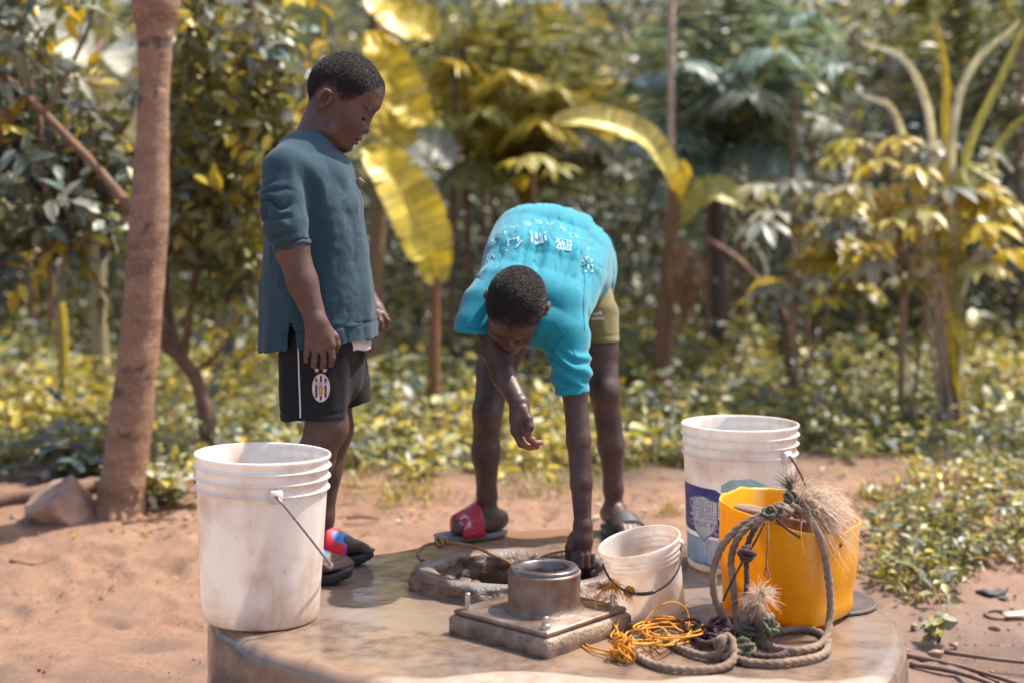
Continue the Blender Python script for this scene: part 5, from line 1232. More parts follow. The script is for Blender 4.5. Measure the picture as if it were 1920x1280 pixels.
def leaf_arrays(base, d, n, L, W, col, bend=0.25, fold=0.25):
    d = unit(d); s = unit(np.cross(d, n)); n = np.cross(s, d); N_ = len(base); L, W = np.broadcast_to(L, (N_,)), np.broadcast_to(W, (N_,)); bend = np.broadcast_to(bend, (N_,))
    t, u = T8[:, 0][None, :, None], T8[:, 1][None, :, None]
    v = base[:, None] + d[:, None] * (L[:, None, None] * t) + s[:, None] * (W[:, None, None] * u) + n[:, None] * (-bend[:, None, None] * L[:, None, None] * t ** 2 + fold * W[:, None, None] * np.abs(u))
    o = (np.arange(N_) * 8)[:, None]
    tri = np.concatenate([o + np.array(q) for q in ((0, 2, 1), (0, 3, 2), (4, 5, 7), (5, 6, 7))]); quad = np.concatenate([o + np.array(q) for q in ((1, 2, 5, 4), (2, 3, 6, 5))])
    return v.reshape(-1, 3), [tri, quad], np.repeat(col, 8, 0)
def blade_arrays(base, d, L, W, col, bend, rs, k=5):
    N_ = len(base); d = unit(d); hor = unit(d * np.array((1, 1, 0)) + 1e-4 * rs.normal(size=(N_, 3)) * np.array((1, 1, 0))); s = unit(np.cross(hor, np.array((0, 0, 1.0)))); t = np.linspace(0, 1, k)[None, :, None]
    L, W, bend = [np.broadcast_to(x, (N_,))[:, None, None] for x in (L, W, bend)]
    c_ = base[:, None] + d[:, None] * L * t + hor[:, None] * L * bend * t ** 2 * 0.5 - np.array((0, 0, 1.0)) * L * bend * t ** 2
    wd = W * (1 - t ** 1.6) * (0.55 + 0.9 * np.minimum(t * 2, 0.5)) + 0.0006
    v = np.stack([c_ - s[:, None] * wd / 2, c_ + s[:, None] * wd / 2], 2).reshape(N_, -1, 3)
    o = (np.arange(N_) * 2 * k)[:, None, None]; i = (np.arange(k - 1) * 2)[None, :, None]
    q = (o + i + np.array((0, 1, 3, 2))[None, None]).reshape(-1, 4)
    return v.reshape(-1, 3), [q], np.repeat(col, 2 * k, 0)
def px_of(p):
    x, y, z = p[..., 0], p[..., 1], p[..., 2] - CAM_H; d = y * _cp - z * _sp; up = y * _sp + z * _cp
    return 960 + F_PX * x / d, 640 - F_PX * up / d
def wood(pts, r0, r1, n=8, per=8, bump=0.08, seed=0):
    p = spline(pts, per); r = np.linspace(r0, r1, len(p)); rs = np.random.default_rng(seed)
    ph = rs.uniform(0, 9)
    return tube(p, r, n, True, lambda i, a, q: 1 + bump * fbm(np.stack([np.cos(a) * 1.5 + 0 * i + ph, np.sin(a) * 1.5 + 0 * i, 0.5 * i + 0 * a], -1), 2))

# ---- tall tree beside the rock: scarred straight trunk
w = N('scarred_bark')
oc = w.coord(); mp = w.n('Mapping', {0: oc, 3: (5.0, 5.0, 15.0)}); rg, bl, fn = w.noise(1.0, 5, vec=(mp, 0), rough=0.6), w.noise(11, 4), w.noise(70, 5, rough=0.7)
c = w.mix(w.ramp(rg, [(0.3, 0.0), (0.7, 1.0)]), (0.17, 0.09, 0.052), (0.36, 0.205, 0.125))
c = w.mix(w.ramp(fn, [(0.54, 0.0), (0.66, 0.75)]), c, (0.48, 0.31, 0.21))
c = w.mix(w.ramp(bl, [(0.60, 0.0), (0.66, 0.8)]), c, (0.06, 0.042, 0.034))
hb = w.n('Math', {0: w.n('Math', {0: rg, 1: 0.7}, operation='MULTIPLY'), 1: w.n('Math', {0: fn, 1: 0.3}, operation='MULTIPLY')}, operation='ADD')
M_PAPAYA = w.done(w.n('BsdfPrincipled', {'Base Color': c, 'Roughness': 0.7, 'Normal': w.n('Bump', {'Strength': 0.8, 'Distance': 0.022, 'Height': hb})}))
TB = GG(224, 962); TD = TB[1]
tree1 = thing('tree', TB, 'tall tree with a thick pale brown scarred trunk beside the rock', 'tree')
tp = [TB - (0, 0, 0.08)] + [P(a, b, TD) for a, b in ((226, 945), (234, 880), (246, 780), (262, 640), (272, 520), (280, 400), (285, 280), (288, 180), (290, 90), (291, 20), (294, -120))] + [P(294, -120, TD) + np.array((0.01, 0, h_)) for h_ in (0.35, 0.75, 1.1)]
sp = spline(tp, 10); sy = px_of(sp)[1]
wpx = np.interp(sy, [-400, 0, 25, 60, 150, 250, 400, 640, 800, 900, 960, 1000], [52, 88, 84, 66, 56, 60, 72, 74, 80, 86, 96, 110]) / F_PX * TD / 2
ph = np.arange(len(sp))[:, None]
sh_ = lambda i, a, q: 1 + 0.05 * fbm(np.stack([np.cos(a) * 1.3 + 0 * i, np.sin(a) * 1.3 + 0 * i, i * 0.6 + 0 * a], -1), 3) + 0.012 * np.sin(i * 1.3 + 2 * np.sin(a + i * 0.3)) * np.sin(i * 0.37)
v_, f_ = tube(sp, wpx, 28, True, sh_); obj('trunk', v_, f_, M_PAPAYA, tree1)
for k, (a, b, l_) in enumerate(((170, 950, 0.10), (200, 968, 0.09), (240, 972, 0.08), (215, 975, 0.10))):
    e = GG(a - 8, b + 6); v_, f_ = wood([TB + (0, 0, 0.07), (TB + e) / 2 + (0, -0.02, 0.035), e - (0, 0, 0.02)], 0.034, 0.016, 10, 8, 0.15, k); obj('root', v_, f_, M_PAPAYA, tree1)
top = sp[-1]; rs = np.random.default_rng(5); m = MB()
for k in range(16):
    az = k * 2.4; tip = top + np.array((math.cos(az) * 0.75, math.sin(az) * 0.75, 0.25 + 0.25 * rs.random())); v_, f_ = wood([top, (top + tip) / 2 + (0, 0, 0.12), tip], 0.014, 0.008, 6, 4); m.add(v_, f_, LIM)
    for j in range(9):
        a = az + (j - 4) * 0.42; d = np.array([[math.cos(a), math.sin(a), -0.25]]); v_, f_, c_ = leaf_arrays(tip[None], d, np.array([[0, 0, 1.0]]), 0.30, 0.10, pick(1, [YEL, OLV, LIM], [1, 1, 1], rs)); m.add(v_, f_, c_)
m.build('crown', M_LEAF, tree1)

# ---- small-leaved trees
def small_tree(name, label, base, limbs, crown_boxes, n, Lf, fam, wts, seed, cat='tree', group=None, size_r=(0.02, 0.012), up=0.25, bark=None):
    root = thing(name, base, label, cat, group); rs = np.random.default_rng(seed)
    for k, (pts, r0, r1) in enumerate(limbs):
        v_, f_ = wood(pts, r0, r1, 9, 8, 0.10, seed + k); obj('trunk' if k == 0 else 'limb', v_, f_, bark or M_BARK, root)
    m = MB(); tw = MB(); tot = sum(q[2] for q in crown_boxes)
    for lo, hi, wt in crown_boxes:                      # px box, depth range, share of leaves
        k = int(n * wt / tot / 9)
        c_ = np.stack([rs.uniform(lo[0], hi[0], k), rs.uniform(lo[1], hi[1], k), rs.uniform(lo[2], hi[2], k)], -1)
        C = np.array([P(*q) for q in c_]); dirn = unit(rs.normal(size=(k, 3)) + np.array((0, -0.2, 0.15)))
        col_ = pick(k, fam, wts, rs)
        for i_ in range(k):
            L_ = Lf * 3.0; q = C[i_] + dirn[i_] * np.linspace(0, L_, 9)[:, None]; v_, f_ = tube(q[::4], (0.0035, 0.003, 0.0015), 4, False); tw.add(v_, f_)
            d = unit(dirn[i_] * 0.5 + rs.normal(size=(9, 3)) * 0.7); nn_ = unit(np.array((0.25, -0.1, 1.0)) + rs.normal(size=(9, 3)) * 0.45)
            v_, f_, cc = leaf_arrays(q, d, nn_, Lf * rs.uniform(0.7, 1.25, 9), Lf * rs.uniform(0.42, 0.58, 9), np.clip(col_[i_] * rs.uniform(0.75, 1.3, (9, 1)), 0, 0.9), rs.uniform(0.1, 0.45, 9)); m.add(v_, f_, cc)
    m.build('crown', M_LEAF, root); tw.build('twigs', bark or M_BARK, root)
    return root
CB = GG(384, 850); cd = CB[1]
small_tree('citrus_tree', 'small forked tree with a curved brown trunk and glossy yellow-green leaves', CB,
    [([CB - (0, 0, .06), P(388, 800, cd), P(380, 745, cd), P(362, 700, cd), P(335, 668, cd), P(310, 650, cd)], 0.042, 0.026),
     ([P(340, 675, cd), P(320, 610, cd + .05), P(308, 500, cd + .1), P(312, 380, cd + .1), P(330, 250, cd + .1)], 0.026, 0.010),
     ([P(345, 680, cd), P(352, 620, cd), P(368, 500, cd - .05), P(395, 405, cd - .1), P(470, 375, cd - .15), P(510, 390, cd - .15)], 0.022, 0.009),
     ([P(310, 652, cd), P(296, 560, cd), P(300, 400, cd + .15), P(350, 200, cd + .2), P(420, 60, cd + .2)], 0.02, 0.008),
     ([P(420, 230, cd + .1), P(432, 160, cd + .1), P(458, 90, cd + .1), P(470, -20, cd + .1)], 0.016, 0.010),
     ([P(372, 690, cd), P(410, 660, cd - .05), P(450, 600, cd - .1), P(475, 560, cd - .1)], 0.010, 0.004),
     ([P(375, 685, cd), P(430, 680, cd), P(490, 690, cd)], 0.009, 0.004)],
    [((315, 80, cd - .3), (560, 330, cd + .4), 5), ((320, 300, cd - .3), (500, 520, cd + .4), 4), ((400, 480, cd - .2), (500, 640, cd + .2), 0.9), ((330, -120, cd - .2), (560, 100, cd + .5), 2)],
    2700, 0.095, [YEL, OLV, GRY, TEAL, LIM], [2.2, 3, 2.0, 1.2, 2.6], 3)
LB_ = P(-40, 700, 5.6); LB_[2] = float(ground_z(LB_[0], LB_[1])); ld = 5.45
small_tree('citrus_tree', 'spreading tree with bare slanting branches and dark glossy blue-grey leaves', LB_,
    [([LB_ - (0, 0, .05), P(-60, 560, ld), P(-50, 420, ld), P(-20, 300, ld), P(10, 200, ld)], 0.035, 0.018),
     ([P(245, 395, ld - .1), P(195, 330, ld - .05), P(130, 262, ld), P(75, 205, ld), P(15, 150, ld), P(-30, 110, ld)], 0.021, 0.012),
     ([P(80, 210, ld), P(110, 170, ld), P(140, 110, ld), P(170, 40, ld), P(180, -40, ld)], 0.010, 0.006),
     ([P(60, 170, ld), P(45, 110, ld), P(42, 60, ld), P(52, 20, ld)], 0.009, 0.005),
     ([P(45, 85, ld), P(80, 105, ld), P(108, 122, ld)], 0.006, 0.004), ([P(245, 395, ld - .1), P(280, 430, ld), P(310, 450, ld)], 0.02, 0.016),
     ([P(75, 215, ld + .1), P(82, 330, ld + .1), P(92, 440, ld + .1), P(95, 600, ld + .1)], 0.009, 0.012)],
    [((-120, -40, ld - .2), (150, 160, ld + .6), 3), ((-120, 140, ld + .05), (225, 420, ld + .6), 5), ((60, 300, ld), (235, 470, ld + .5), 2)],
    1700, 0.10, [GRY, TEAL, OLV, YEL, DRK], [2.2, 2.2, 2.2, 1.8, 1], 8)

# ---- big leaves on one midrib (banana)
def big_leaf(parent, mid, wid, col, seed=0, nrm=(0, -1, 0.3), wave=0.06, cupped=0.25, rib=None, name='leaf'):
    p = spline(mid, 26); n_ = len(p); t = np.linspace(0, 1, n_); wd = wid * np.clip(np.sin(math.pi * np.clip(t * 0.93 + 0.05, 0, 1)) ** 0.55, 0.02, 1)
    T = unit(np.gradient(p, axis=0)); s = unit(np.cross(T, np.asarray(nrm, float))); nn_ = np.cross(s, T); u = np.linspace(-1, 1, 11); rs = np.random.default_rng(seed)
    fray = 1 + wave * 1.6 * fbm(np.stack([t * 6, t * 0 + seed, t * 0], -1), 1)
    if wid > 0.15:
        for _ in range(4): fray *= 1 - rs.uniform(.15, .5) * np.exp(-((t - rs.uniform(.15, .92)) / .006) ** 2)
    v = p[:, None] + s[:, None] * (wd * fray)[:, None, None] * u[None, :, None] * 0.5 + nn_[:, None] * ((cupped * wd[:, None] * np.abs(u)[None] ** 1.4 * 0.5) + wave * wid * np.abs(u)[None] * np.sin(t * 24 + seed)[:, None] * 0.35 + wave * wid * 0.5 * fbm(np.stack(np.broadcast_arrays(t[:, None] * 8, u[None] * 1.5, seed), -1), 3))[..., None]
    cc = np.clip(np.asarray(col)[None, None] * (1 + 0.30 * fbm(np.stack(np.broadcast_arrays(t[:, None] * 45, np.sign(u)[None] * 3, seed), -1), 3) - 0.35 * smooth((np.abs(u)[None] - .82) / .15) * (fbm(np.stack(np.broadcast_arrays(t[:, None] * 9, np.sign(u)[None] * 3, seed + 4), -1), 2) > 0))[..., None], 0, .9)
    v_, f_ = ring_faces(v, False, closed_u=False); o = obj(name, v_, f_, M_LEAF, parent, cols=np.broadcast_to(cc, v.shape).reshape(-1, 3))
    v_, f_ = tube(p + nn_ * -0.004, np.linspace(0.012, 0.003, n_) * min(1, wid / 0.25), 6); obj('midrib', v_, f_, M_STEM, o, cols=np.tile(np.asarray(rib if rib is not None else col) * 1.1, (len(v_), 1)))
    return o
def stem(parent, pts, r0, r1, col, name='stem', seed=0, n=10):
    v_, f_ = wood(pts, r0, r1, n, 8, 0.08, seed); return obj(name, v_, f_, M_STEM, parent, cols=np.tile(np.asarray(col, float), (len(v_), 1)))
def grounded(px, y): p = P(px, 640, y); p[2] = float(ground_z(p[0], p[1])); return p
d_ = 7.0; b_ = grounded(815, d_)
bp = thing('banana_plant', b_, 'young banana plant with one broad bright yellow leaf leaning over', 'plant')
stem(bp, [b_ - (0, 0, .05), P(814, 690, d_), P(815, 600, d_), P(818, 520, d_)], 0.038, 0.022, (0.26, 0.12, 0.055))
big_leaf(bp, [P(820, 530, d_), P(805, 470, d_ - .03), P(772, 390, d_ - .06), P(730, 320, d_ - .05), P(685, 278, d_)], 0.30, YEL * 1.25, 2, (0.35, -0.9, 0.35), 0.07)
big_leaf(bp, [P(817, 530, d_), P(800, 420, d_ + .2), P(770, 330, d_ + .35), P(800, 270, d_ + .5)], 0.22, GRY, 5, (0.2, -0.9, 0.3))
d_ = 7.6; b_ = grounded(190, d_)
bp = thing('banana_plant', b_, 'banana plant with wide pale grey-green leaves behind the scarred trunk', 'plant')
stem(bp, [b_ - (0, 0, .05), P(186, 600, d_), P(185, 480, d_), P(190, 330, d_), P(186, 240, d_), P(174, 110, d_)], 0.05, 0.022, (0.34, 0.27, 0.16))
big_leaf(bp, [P(194, 330, d_), P(215, 250, d_ - .05), P(255, 150, d_ - .1), P(310, 40, d_)], 0.42, PALE * 0.9, 3, (0.1, -0.95, 0.3), 0.05)
big_leaf(bp, [P(174, 120, d_), P(120, 70, d_ - .1), P(50, 45, d_ - .1), P(-40, 60, d_)], 0.34, PALE * 1.15, 4, (0, -0.7, 0.7), 0.05)
big_leaf(bp, [P(178, 115, d_), P(215, 95, d_ - .2), P(240, 120, d_ - .3), P(252, 140, d_ - .3)], 0.20, PALE * 1.2, 6, (0, -0.7, 0.7), 0.05)
d_ = 8.2; b_ = grounded(700, d_)
bp = thing('banana_plant', b_, 'banana plant high behind the standing boy with drooping yellow leaves', 'plant')
stem(bp, [b_ - (0, 0, .05), P(705, 500, d_ + .2), P(712, 300, d_ + .2), P(700, -20, d_ + .2)], 0.06, 0.035, (0.24, 0.15, 0.08))
big_leaf(bp, [P(690, -60, d_), P(715, -10, d_ - .1), P(745, 30, d_ - .2), P(790, 50, d_ - .2), P(815, 72, d_ - .2)], 0.30, YEL * 1.1, 8, (0.1, -0.8, 0.5), 0.09)
big_leaf(bp, [P(700, 60, d_), P(725, 120, d_ - .1), P(760, 190, d_ - .1), P(800, 235, d_ - .1)], 0.30, YEL * 1.2, 9, (0.1, -0.8, 0.5), 0.16)
big_leaf(bp, [P(700, 150, d_), P(715, 215, d_ - .1), P(745, 265, d_ - .15), P(790, 290, d_ - .1)], 0.24, YEL, 12, (0.1, -0.8, 0.5), 0.16)
big_leaf(bp, [P(715, 290, d_), P(760, 275, d_), P(820, 280, d_), P(850, 310, d_)], 0.26, GRY * 1.1, 10, (0, -0.8, 0.6))
big_leaf(bp, [P(700, 0, d_), P(660, -20, d_), P(600, 30, d_ - .1), P(560, 120, d_ - .1)], 0.32, OLV * 1.5, 11, (0, -0.7, 0.7))
d_ = 8.0; b_ = grounded(1240, d_)
bp = thing('banana_plant', b_, 'banana plant with brown shredded stem and one long folded yellow leaf', 'plant')
stem(bp, [b_ - (0, 0, .05), P(1240, 700, d_), P(1250, 560, d_), P(1260, 440, d_), P(1266, 350, d_)], 0.072, 0.030, (0.24, 0.115, 0.055))
big_leaf(bp, [P(1266, 352, d_), P(1246, 310, d_ - .05), P(1210, 265, d_ - .1), P(1150, 238, d_ - .15), P(1085, 226, d_ - .2), P(1036, 230, d_ - .2)], 0.20, YEL * 1.1 + PALE * 0.35, 3, (0.1, -0.75, 0.65), 0.05, 0.5)
big_leaf(bp, [P(1268, 420, d_), P(1300, 385, d_ - .05), P(1345, 360, d_ - .1), P(1400, 388, d_ - .1)], 0.19, LIM * 1.3, 6, (-0.1, -0.8, 0.6), 0.05, 0.5)
big_leaf(bp, [P(1264, 380, d_), P(1276, 350, d_ - .06), P(1286, 330, d_ - .08), P(1278, 300, d_ - .08)], 0.10, YEL * 1.2, 7, (-0.4, -0.8, 0.3), 0.05, 0.5)
rs = np.random.default_rng(4)
for k in range(9):
    x0, y0 = 1262 + rs.uniform(-14, 26), rs.uniform(400, 560); l_ = rs.uniform(60, 130)
    big_leaf(bp, [P(x0, y0, d_ - .06), P(x0 + rs.uniform(-6, 30), y0 + l_ * .4, d_ - .10), P(x0 + rs.uniform(-10, 44), y0 + l_, d_ - .10)], 0.05, BRN * rs.uniform(0.9, 1.9), 20 + k, (rs.uniform(-.5, .5), -0.9, 0.1), 0.12, 0.4, name='dry_leaf')
d_ = 8.1
cane = thing('cane_pole', grounded(1257, d_), 'tall thin pale cane pole rising beside the brown banana stem', 'pole')
pts = spline([grounded(1257, d_) - (0, 0, .05), P(1256, 400, d_), P(1258, 200, d_), P(1259, 0, d_), P(1259, -260, d_)], 30)
v_, f_ = tube(pts, 0.021 * (1 + 0.14 * np.maximum(0, np.cos(np.arange(len(pts)) * 2 * math.pi / 7)) ** 12), 10); obj('cane', v_, f_, plain('pale_cane', (0.42, 0.31, 0.24), 0.6, 0.25, 12), cane)
for k in range(3, len(pts) - 2, 7):
    v_, f_ = tube(pts[k] + np.array([(0, 0, -.01), (0, 0, 0), (0, 0, .01)]), (0.0215, 0.026, 0.0215), 10); obj('node', v_, f_, bpy.data.materials['pale_cane'], cane)

# ---- palms: arching fronds with leaflets
def frond(parent, a, b, lift, ll, col, seed, n=46, droop=0.5):
    rs = np.random.default_rng(seed); a, b = np.asarray(a), np.asarray(b); p = spline([a, a * .65 + b * .35 + (0, 0, lift), a * .3 + b * .7 + (0, 0, lift * 1.1), b], 12)
    m = MB(); v_, f_ = tube(p, np.linspace(0.014, 0.003, len(p)), 5); m.add(v_, f_, np.asarray(col) * 1.1)
    q = np.linspace(0.12, 0.99, n); Lp = np.linspace(0, 1, len(p)); C = np.stack([np.interp(q, Lp, p[:, k]) for k in range(3)], 1); T = unit(np.gradient(C, axis=0)); S_ = unit(np.cross(T, (0, 0.25, 1.0)))
    for sd in (-1, 1):
        d = unit(T * 0.75 + S_ * sd + rs.normal(0, 0.10, (n, 3)) + np.array((0, 0, -droop * 0.35))); L_ = ll * np.sin(math.pi * (q * 0.8 + 0.16)) * rs.uniform(0.85, 1.1, n)
        v_, f_, c_ = leaf_arrays(C, d, unit(np.cross(d, T) * sd + rs.normal(0, .2, (n, 3)) + np.array((0, 0, .6))), L_, 0.031, np.clip(np.asarray(col) * rs.uniform(0.7, 1.3, (n, 1)), 0, .9), droop, 0.15); m.add(v_, f_, c_)
    return m.build('frond', M_LEAF, parent)
def palm(label, base_px, depth, top_px, tips, col, ll, seed):
    b_ = grounded(base_px, depth); root = thing('palm', b_, label, 'palm'); t_ = P(top_px[0], top_px[1], depth)
    stem(root, [b_ - (0, 0, .05), (b_ + t_) / 2, t_], 0.09, 0.06, (0.10, 0.07, 0.05), 'trunk', seed)
    for k, (x, y, dd) in enumerate(tips): frond(root, t_, P(x, y, depth + dd - 0.3), 0.2, ll, np.asarray(col[k % len(col)]), seed + k, 54)
palm('palm with arching yellowish fronds behind the bending boy', 990, 9.6, (985, 390), [(830, 110, -.5), (900, 40, -.3), (1000, 10, -.4), (1090, 60, -.5), (1150, 150, -.3), (800, 230, -.6), (850, 340, -.7), (1130, 270, -.7), (950, 130, -.9), (1040, 160, -.9), (780, 20, .1), (1180, 330, -.2), (1010, 230, -1.0), (900, 210, -.9)], [YEL * 0.95, LIM * 1.2, OLV * 1.7, GRY * 1.1], 0.46, 30)
palm('palm with blue-green fronds spreading beside the cane pole', 1345, 9.3, (1340, 330), [(1185, 150, -.4), (1250, 30, -.3), (1330, -30, -.5), (1420, -20, -.4), (1530, 20, -.4), (1590, 120, -.3), (1580, 240, -.6), (1180, 280, -.7), (1470, 90, -.9), (1280, 120, -.9), (1400, 180, -1.0), (1510, 330, -.6), (1220, 380, -.4)], [TEAL * 2.3, TEAL * 1.7, GRY * 1.1, TEAL * 2.0], 0.46, 60)
palm('palm with grey drooping fronds far behind the cassava', 1820, 11.0, (1800, 300), [(1650, 120, 0), (1740, -20, 0), (1850, -40, 0), (1960, 60, 0), (1990, 220, 0), (1640, 260, 0), (1930, 380, 0)], [GRY * 0.6, OLV, TEAL * .8], 0.45, 90)

# ---- cassava: stems with hand-shaped leaves, each leaf a part
def hand_leaf(R_, seed, col, n=7):
    rs = np.random.default_rng(seed); a = np.linspace(-2.0, 2.0, n); d = np.stack([np.cos(a), np.sin(a), -0.18 - 0.12 * rs.random(n)], -1)
    v_, f_, c_ = leaf_arrays(np.zeros((n, 3)), d, np.tile((0, 0, 1.0), (n, 1)), R_ * (1 - 0.10 * np.abs(a)) * rs.uniform(.9, 1.1, n), R_ * 0.34, np.clip(np.asarray(col) * rs.uniform(.85, 1.15, (n, 1)), 0, .9), 0.28, 0.3); return v_, f_, c_
HL = {}
for k, (cn_, c_) in enumerate((('yellow', YEL * 1.0), ('lime', LIM * 1.2), ('pale', PALE * 0.9), ('grey', GRY))):
    for j in range(2):
        v_, f_, cc = hand_leaf(0.19, k * 10 + j, c_); me = mesh_from('hand_leaf', v_, f_, cc); me.materials.append(M_LEAF); HL[(k, j)] = me
def cassava(label, base, depth, stems, leaves_, seed, wts):
    b_ = grounded(base, depth); root = thing('cassava_plant', b_, label, 'plant'); rs = np.random.default_rng(seed); tips = []
    for s_ in stems:
        pts = [b_ + (rs.uniform(-.06, .06), rs.uniform(-.06, .06), -.04)] + [P(x, y, depth + dd) for x, y, dd in s_]; stem(root, pts, 0.012, 0.006, (0.36, 0.22, 0.15), 'stem', seed, 7); tips.append(np.array(pts))
    for i_, (x, y, dd) in enumerate(leaves_):
        p = P(x, y, depth + dd); allp = np.vstack(tips); near = allp[np.argmin(np.linalg.norm(allp - p, axis=1) + 3 * (allp[:, 2] > p[2]))]
        v_, f_ = wood([near, (near + p) / 2 + (0, 0, .03), p], 0.004, 0.003, 5, 4); pt = obj('petiole', v_, f_, M_STEM, root, cols=np.tile((0.34, 0.15, 0.09), (len(v_), 1)))
        k = rs.choice(4, p=np.array(wts) / sum(wts)); o = bpy.data.objects.new('leaf', HL[(k, int(rs.integers(2)))]); COL.objects.link(o); o.parent = root
        o.location = Vector(p - origin_of(root)); o.rotation_euler = (rs.uniform(-.22, .22) + .12, rs.uniform(-.2, .2), math.atan2(p[1] - near[1], p[0] - near[0]) + rs.uniform(-.5, .5)); s_ = rs.uniform(.75, 1.2); o.scale = (s_, s_, s_)
rs = np.random.default_rng(77)
top_l = [(1600, 262, 0), (1680, 255, -.1), (1750, 270, -.1), (1810, 310, -.15), (1850, 340, -.1), (1640, 300, -.25), (1720, 310, -.3), (1780, 350, -.3), (1570, 290, .1), (1880, 380, -.1)]
cassava('cassava plant with bright yellow hand-shaped leaves around the long-bladed grass', 1700, 7.0, [[(1690, 520, 0), (1680, 400, 0), (1670, 290, 0)], [(1740, 520, 0), (1760, 400, -.1), (1790, 330, -.1)], [(1700, 540, -.1), (1730, 420, -.2), (1720, 330, -.2)]],
        top_l + [(rs.uniform(1560, 1900), rs.uniform(340, 520), rs.uniform(-.5, .4)) for _ in range(38)], 71, [4, 3, 2, 1.5])
cassava('cassava plant with flat tiers of pale and yellow leaves beyond the paint bucket', 1480, 7.3, [[(1490, 560, 0), (1500, 450, 0), (1510, 350, 0)], [(1560, 560, 0), (1580, 450, -.1), (1560, 370, -.1)]],
        [(1440, 345, 0), (1490, 335, -.1), (1540, 350, -.1), (1590, 375, -.1), (1620, 400, 0)] + [(rs.uniform(1420, 1640), rs.uniform(360, 560), rs.uniform(-.5, .4)) for _ in range(36)], 72, [4, 2, 3, 2])
cassava('small yellow-leaved plant standing dark-stemmed behind the turquoise shirt', 1000, 8.2, [[(1000, 520, 0), (1005, 420, 0), (1000, 320, 0)]], [(975, 300, 0), (1040, 310, 0), (1005, 290, -.1), (990, 330, -.1)], 73, [5, 1, 1, 0])
# ---- long-bladed grass
def blades(root, base, tips, wid, cols, seed, name='blade'):
    for k, (pts, c_) in enumerate(zip(tips, cols)):
        big_leaf(root, [base + (0.01 * k, 0, 0)] + [P(*q) for q in pts], wid, c_, seed + k, (0.1 * (-1) ** k, -1, 0.2), 0.02, 0.5, name=name)
d_ = 6.9; b_ = grounded(1775, d_)
gp = thing('tall_grass', b_, 'tall grass plant with long arching straw-coloured blades', 'grass plant')
blades(gp, b_, [[(1745, 480, d_), (1745, 250, d_ - .1), (1700, 120, d_ - .2), (1615, 78, d_ - .3)], [(1770, 480, d_), (1772, 250, d_), (1770, 120, d_), (1752, 40, d_)], [(1785, 450, d_), (1785, 250, d_ - .1), (1820, 130, d_ - .1), (1912, 40, d_ - .2)], [(1790, 500, d_), (1810, 300, d_), (1870, 160, d_), (1935, 20, d_)], [(1740, 520, d_), (1700, 300, d_), (1670, 205, d_ - .1), (1615, 178, d_ - .2)],
    [(1800, 500, d_), (1850, 330, d_), (1890, 250, d_), (1950, 200, d_)], [(1735, 560, d_), (1640, 400, d_), (1600, 300, d_ - .1), (1590, 330, d_ - .2)], [(1800, 560, d_), (1860, 430, d_), (1860, 290, d_ - .1), (1900, 320, d_ - .2)], [(1760, 600, d_), (1690, 480, d_), (1690, 400, d_ - .1)], [(1780, 600, d_ - .1), (1815, 660, d_ - .2), (1830, 640, d_ - .2)]], 0.046, [PALE * 1.3, YEL * .9, PALE * 1.2, LIM * 1.4, PALE * 1.1, LIM, PALE, PALE, BRN, YEL], 40)
for k in range(7): stem(gp, [b_ + (rs.uniform(-.08, .08), rs.uniform(-.05, .05), -.04), P(1765 + rs.uniform(-25, 25), 600, d_), P(1772 + rs.uniform(-30, 30), 500, d_)], 0.013, 0.006, (0.48, 0.33, 0.24), 'stalk', k)
d_ = 7.6; b_ = grounded(118, d_)
gp = thing('young_banana', b_, 'low young banana plant with arching orange-yellow leaf stalks', 'plant')
for k, (pts, c_) in enumerate((([(112, 560, d_), (60, 490, d_), (0, 462, d_), (-60, 470, d_)], YEL), ([(108, 540, d_), (70, 470, d_), (20, 450, d_)], BRN * 1.8), ([(110, 540, d_), (98, 450, d_), (86, 390, d_)], PALE * .9), ([(112, 540, d_), (128, 470, d_), (140, 420, d_)], BRN * 1.6))):
    stem(gp, [b_ - (0, 0, .04)] + [P(*q) for q in pts], 0.026, 0.010, c_, 'leaf_stalk', k)
big_leaf(gp, [P(0, 462, d_), P(-60, 450, d_), P(-140, 480, d_)], 0.25, LIM, 4)
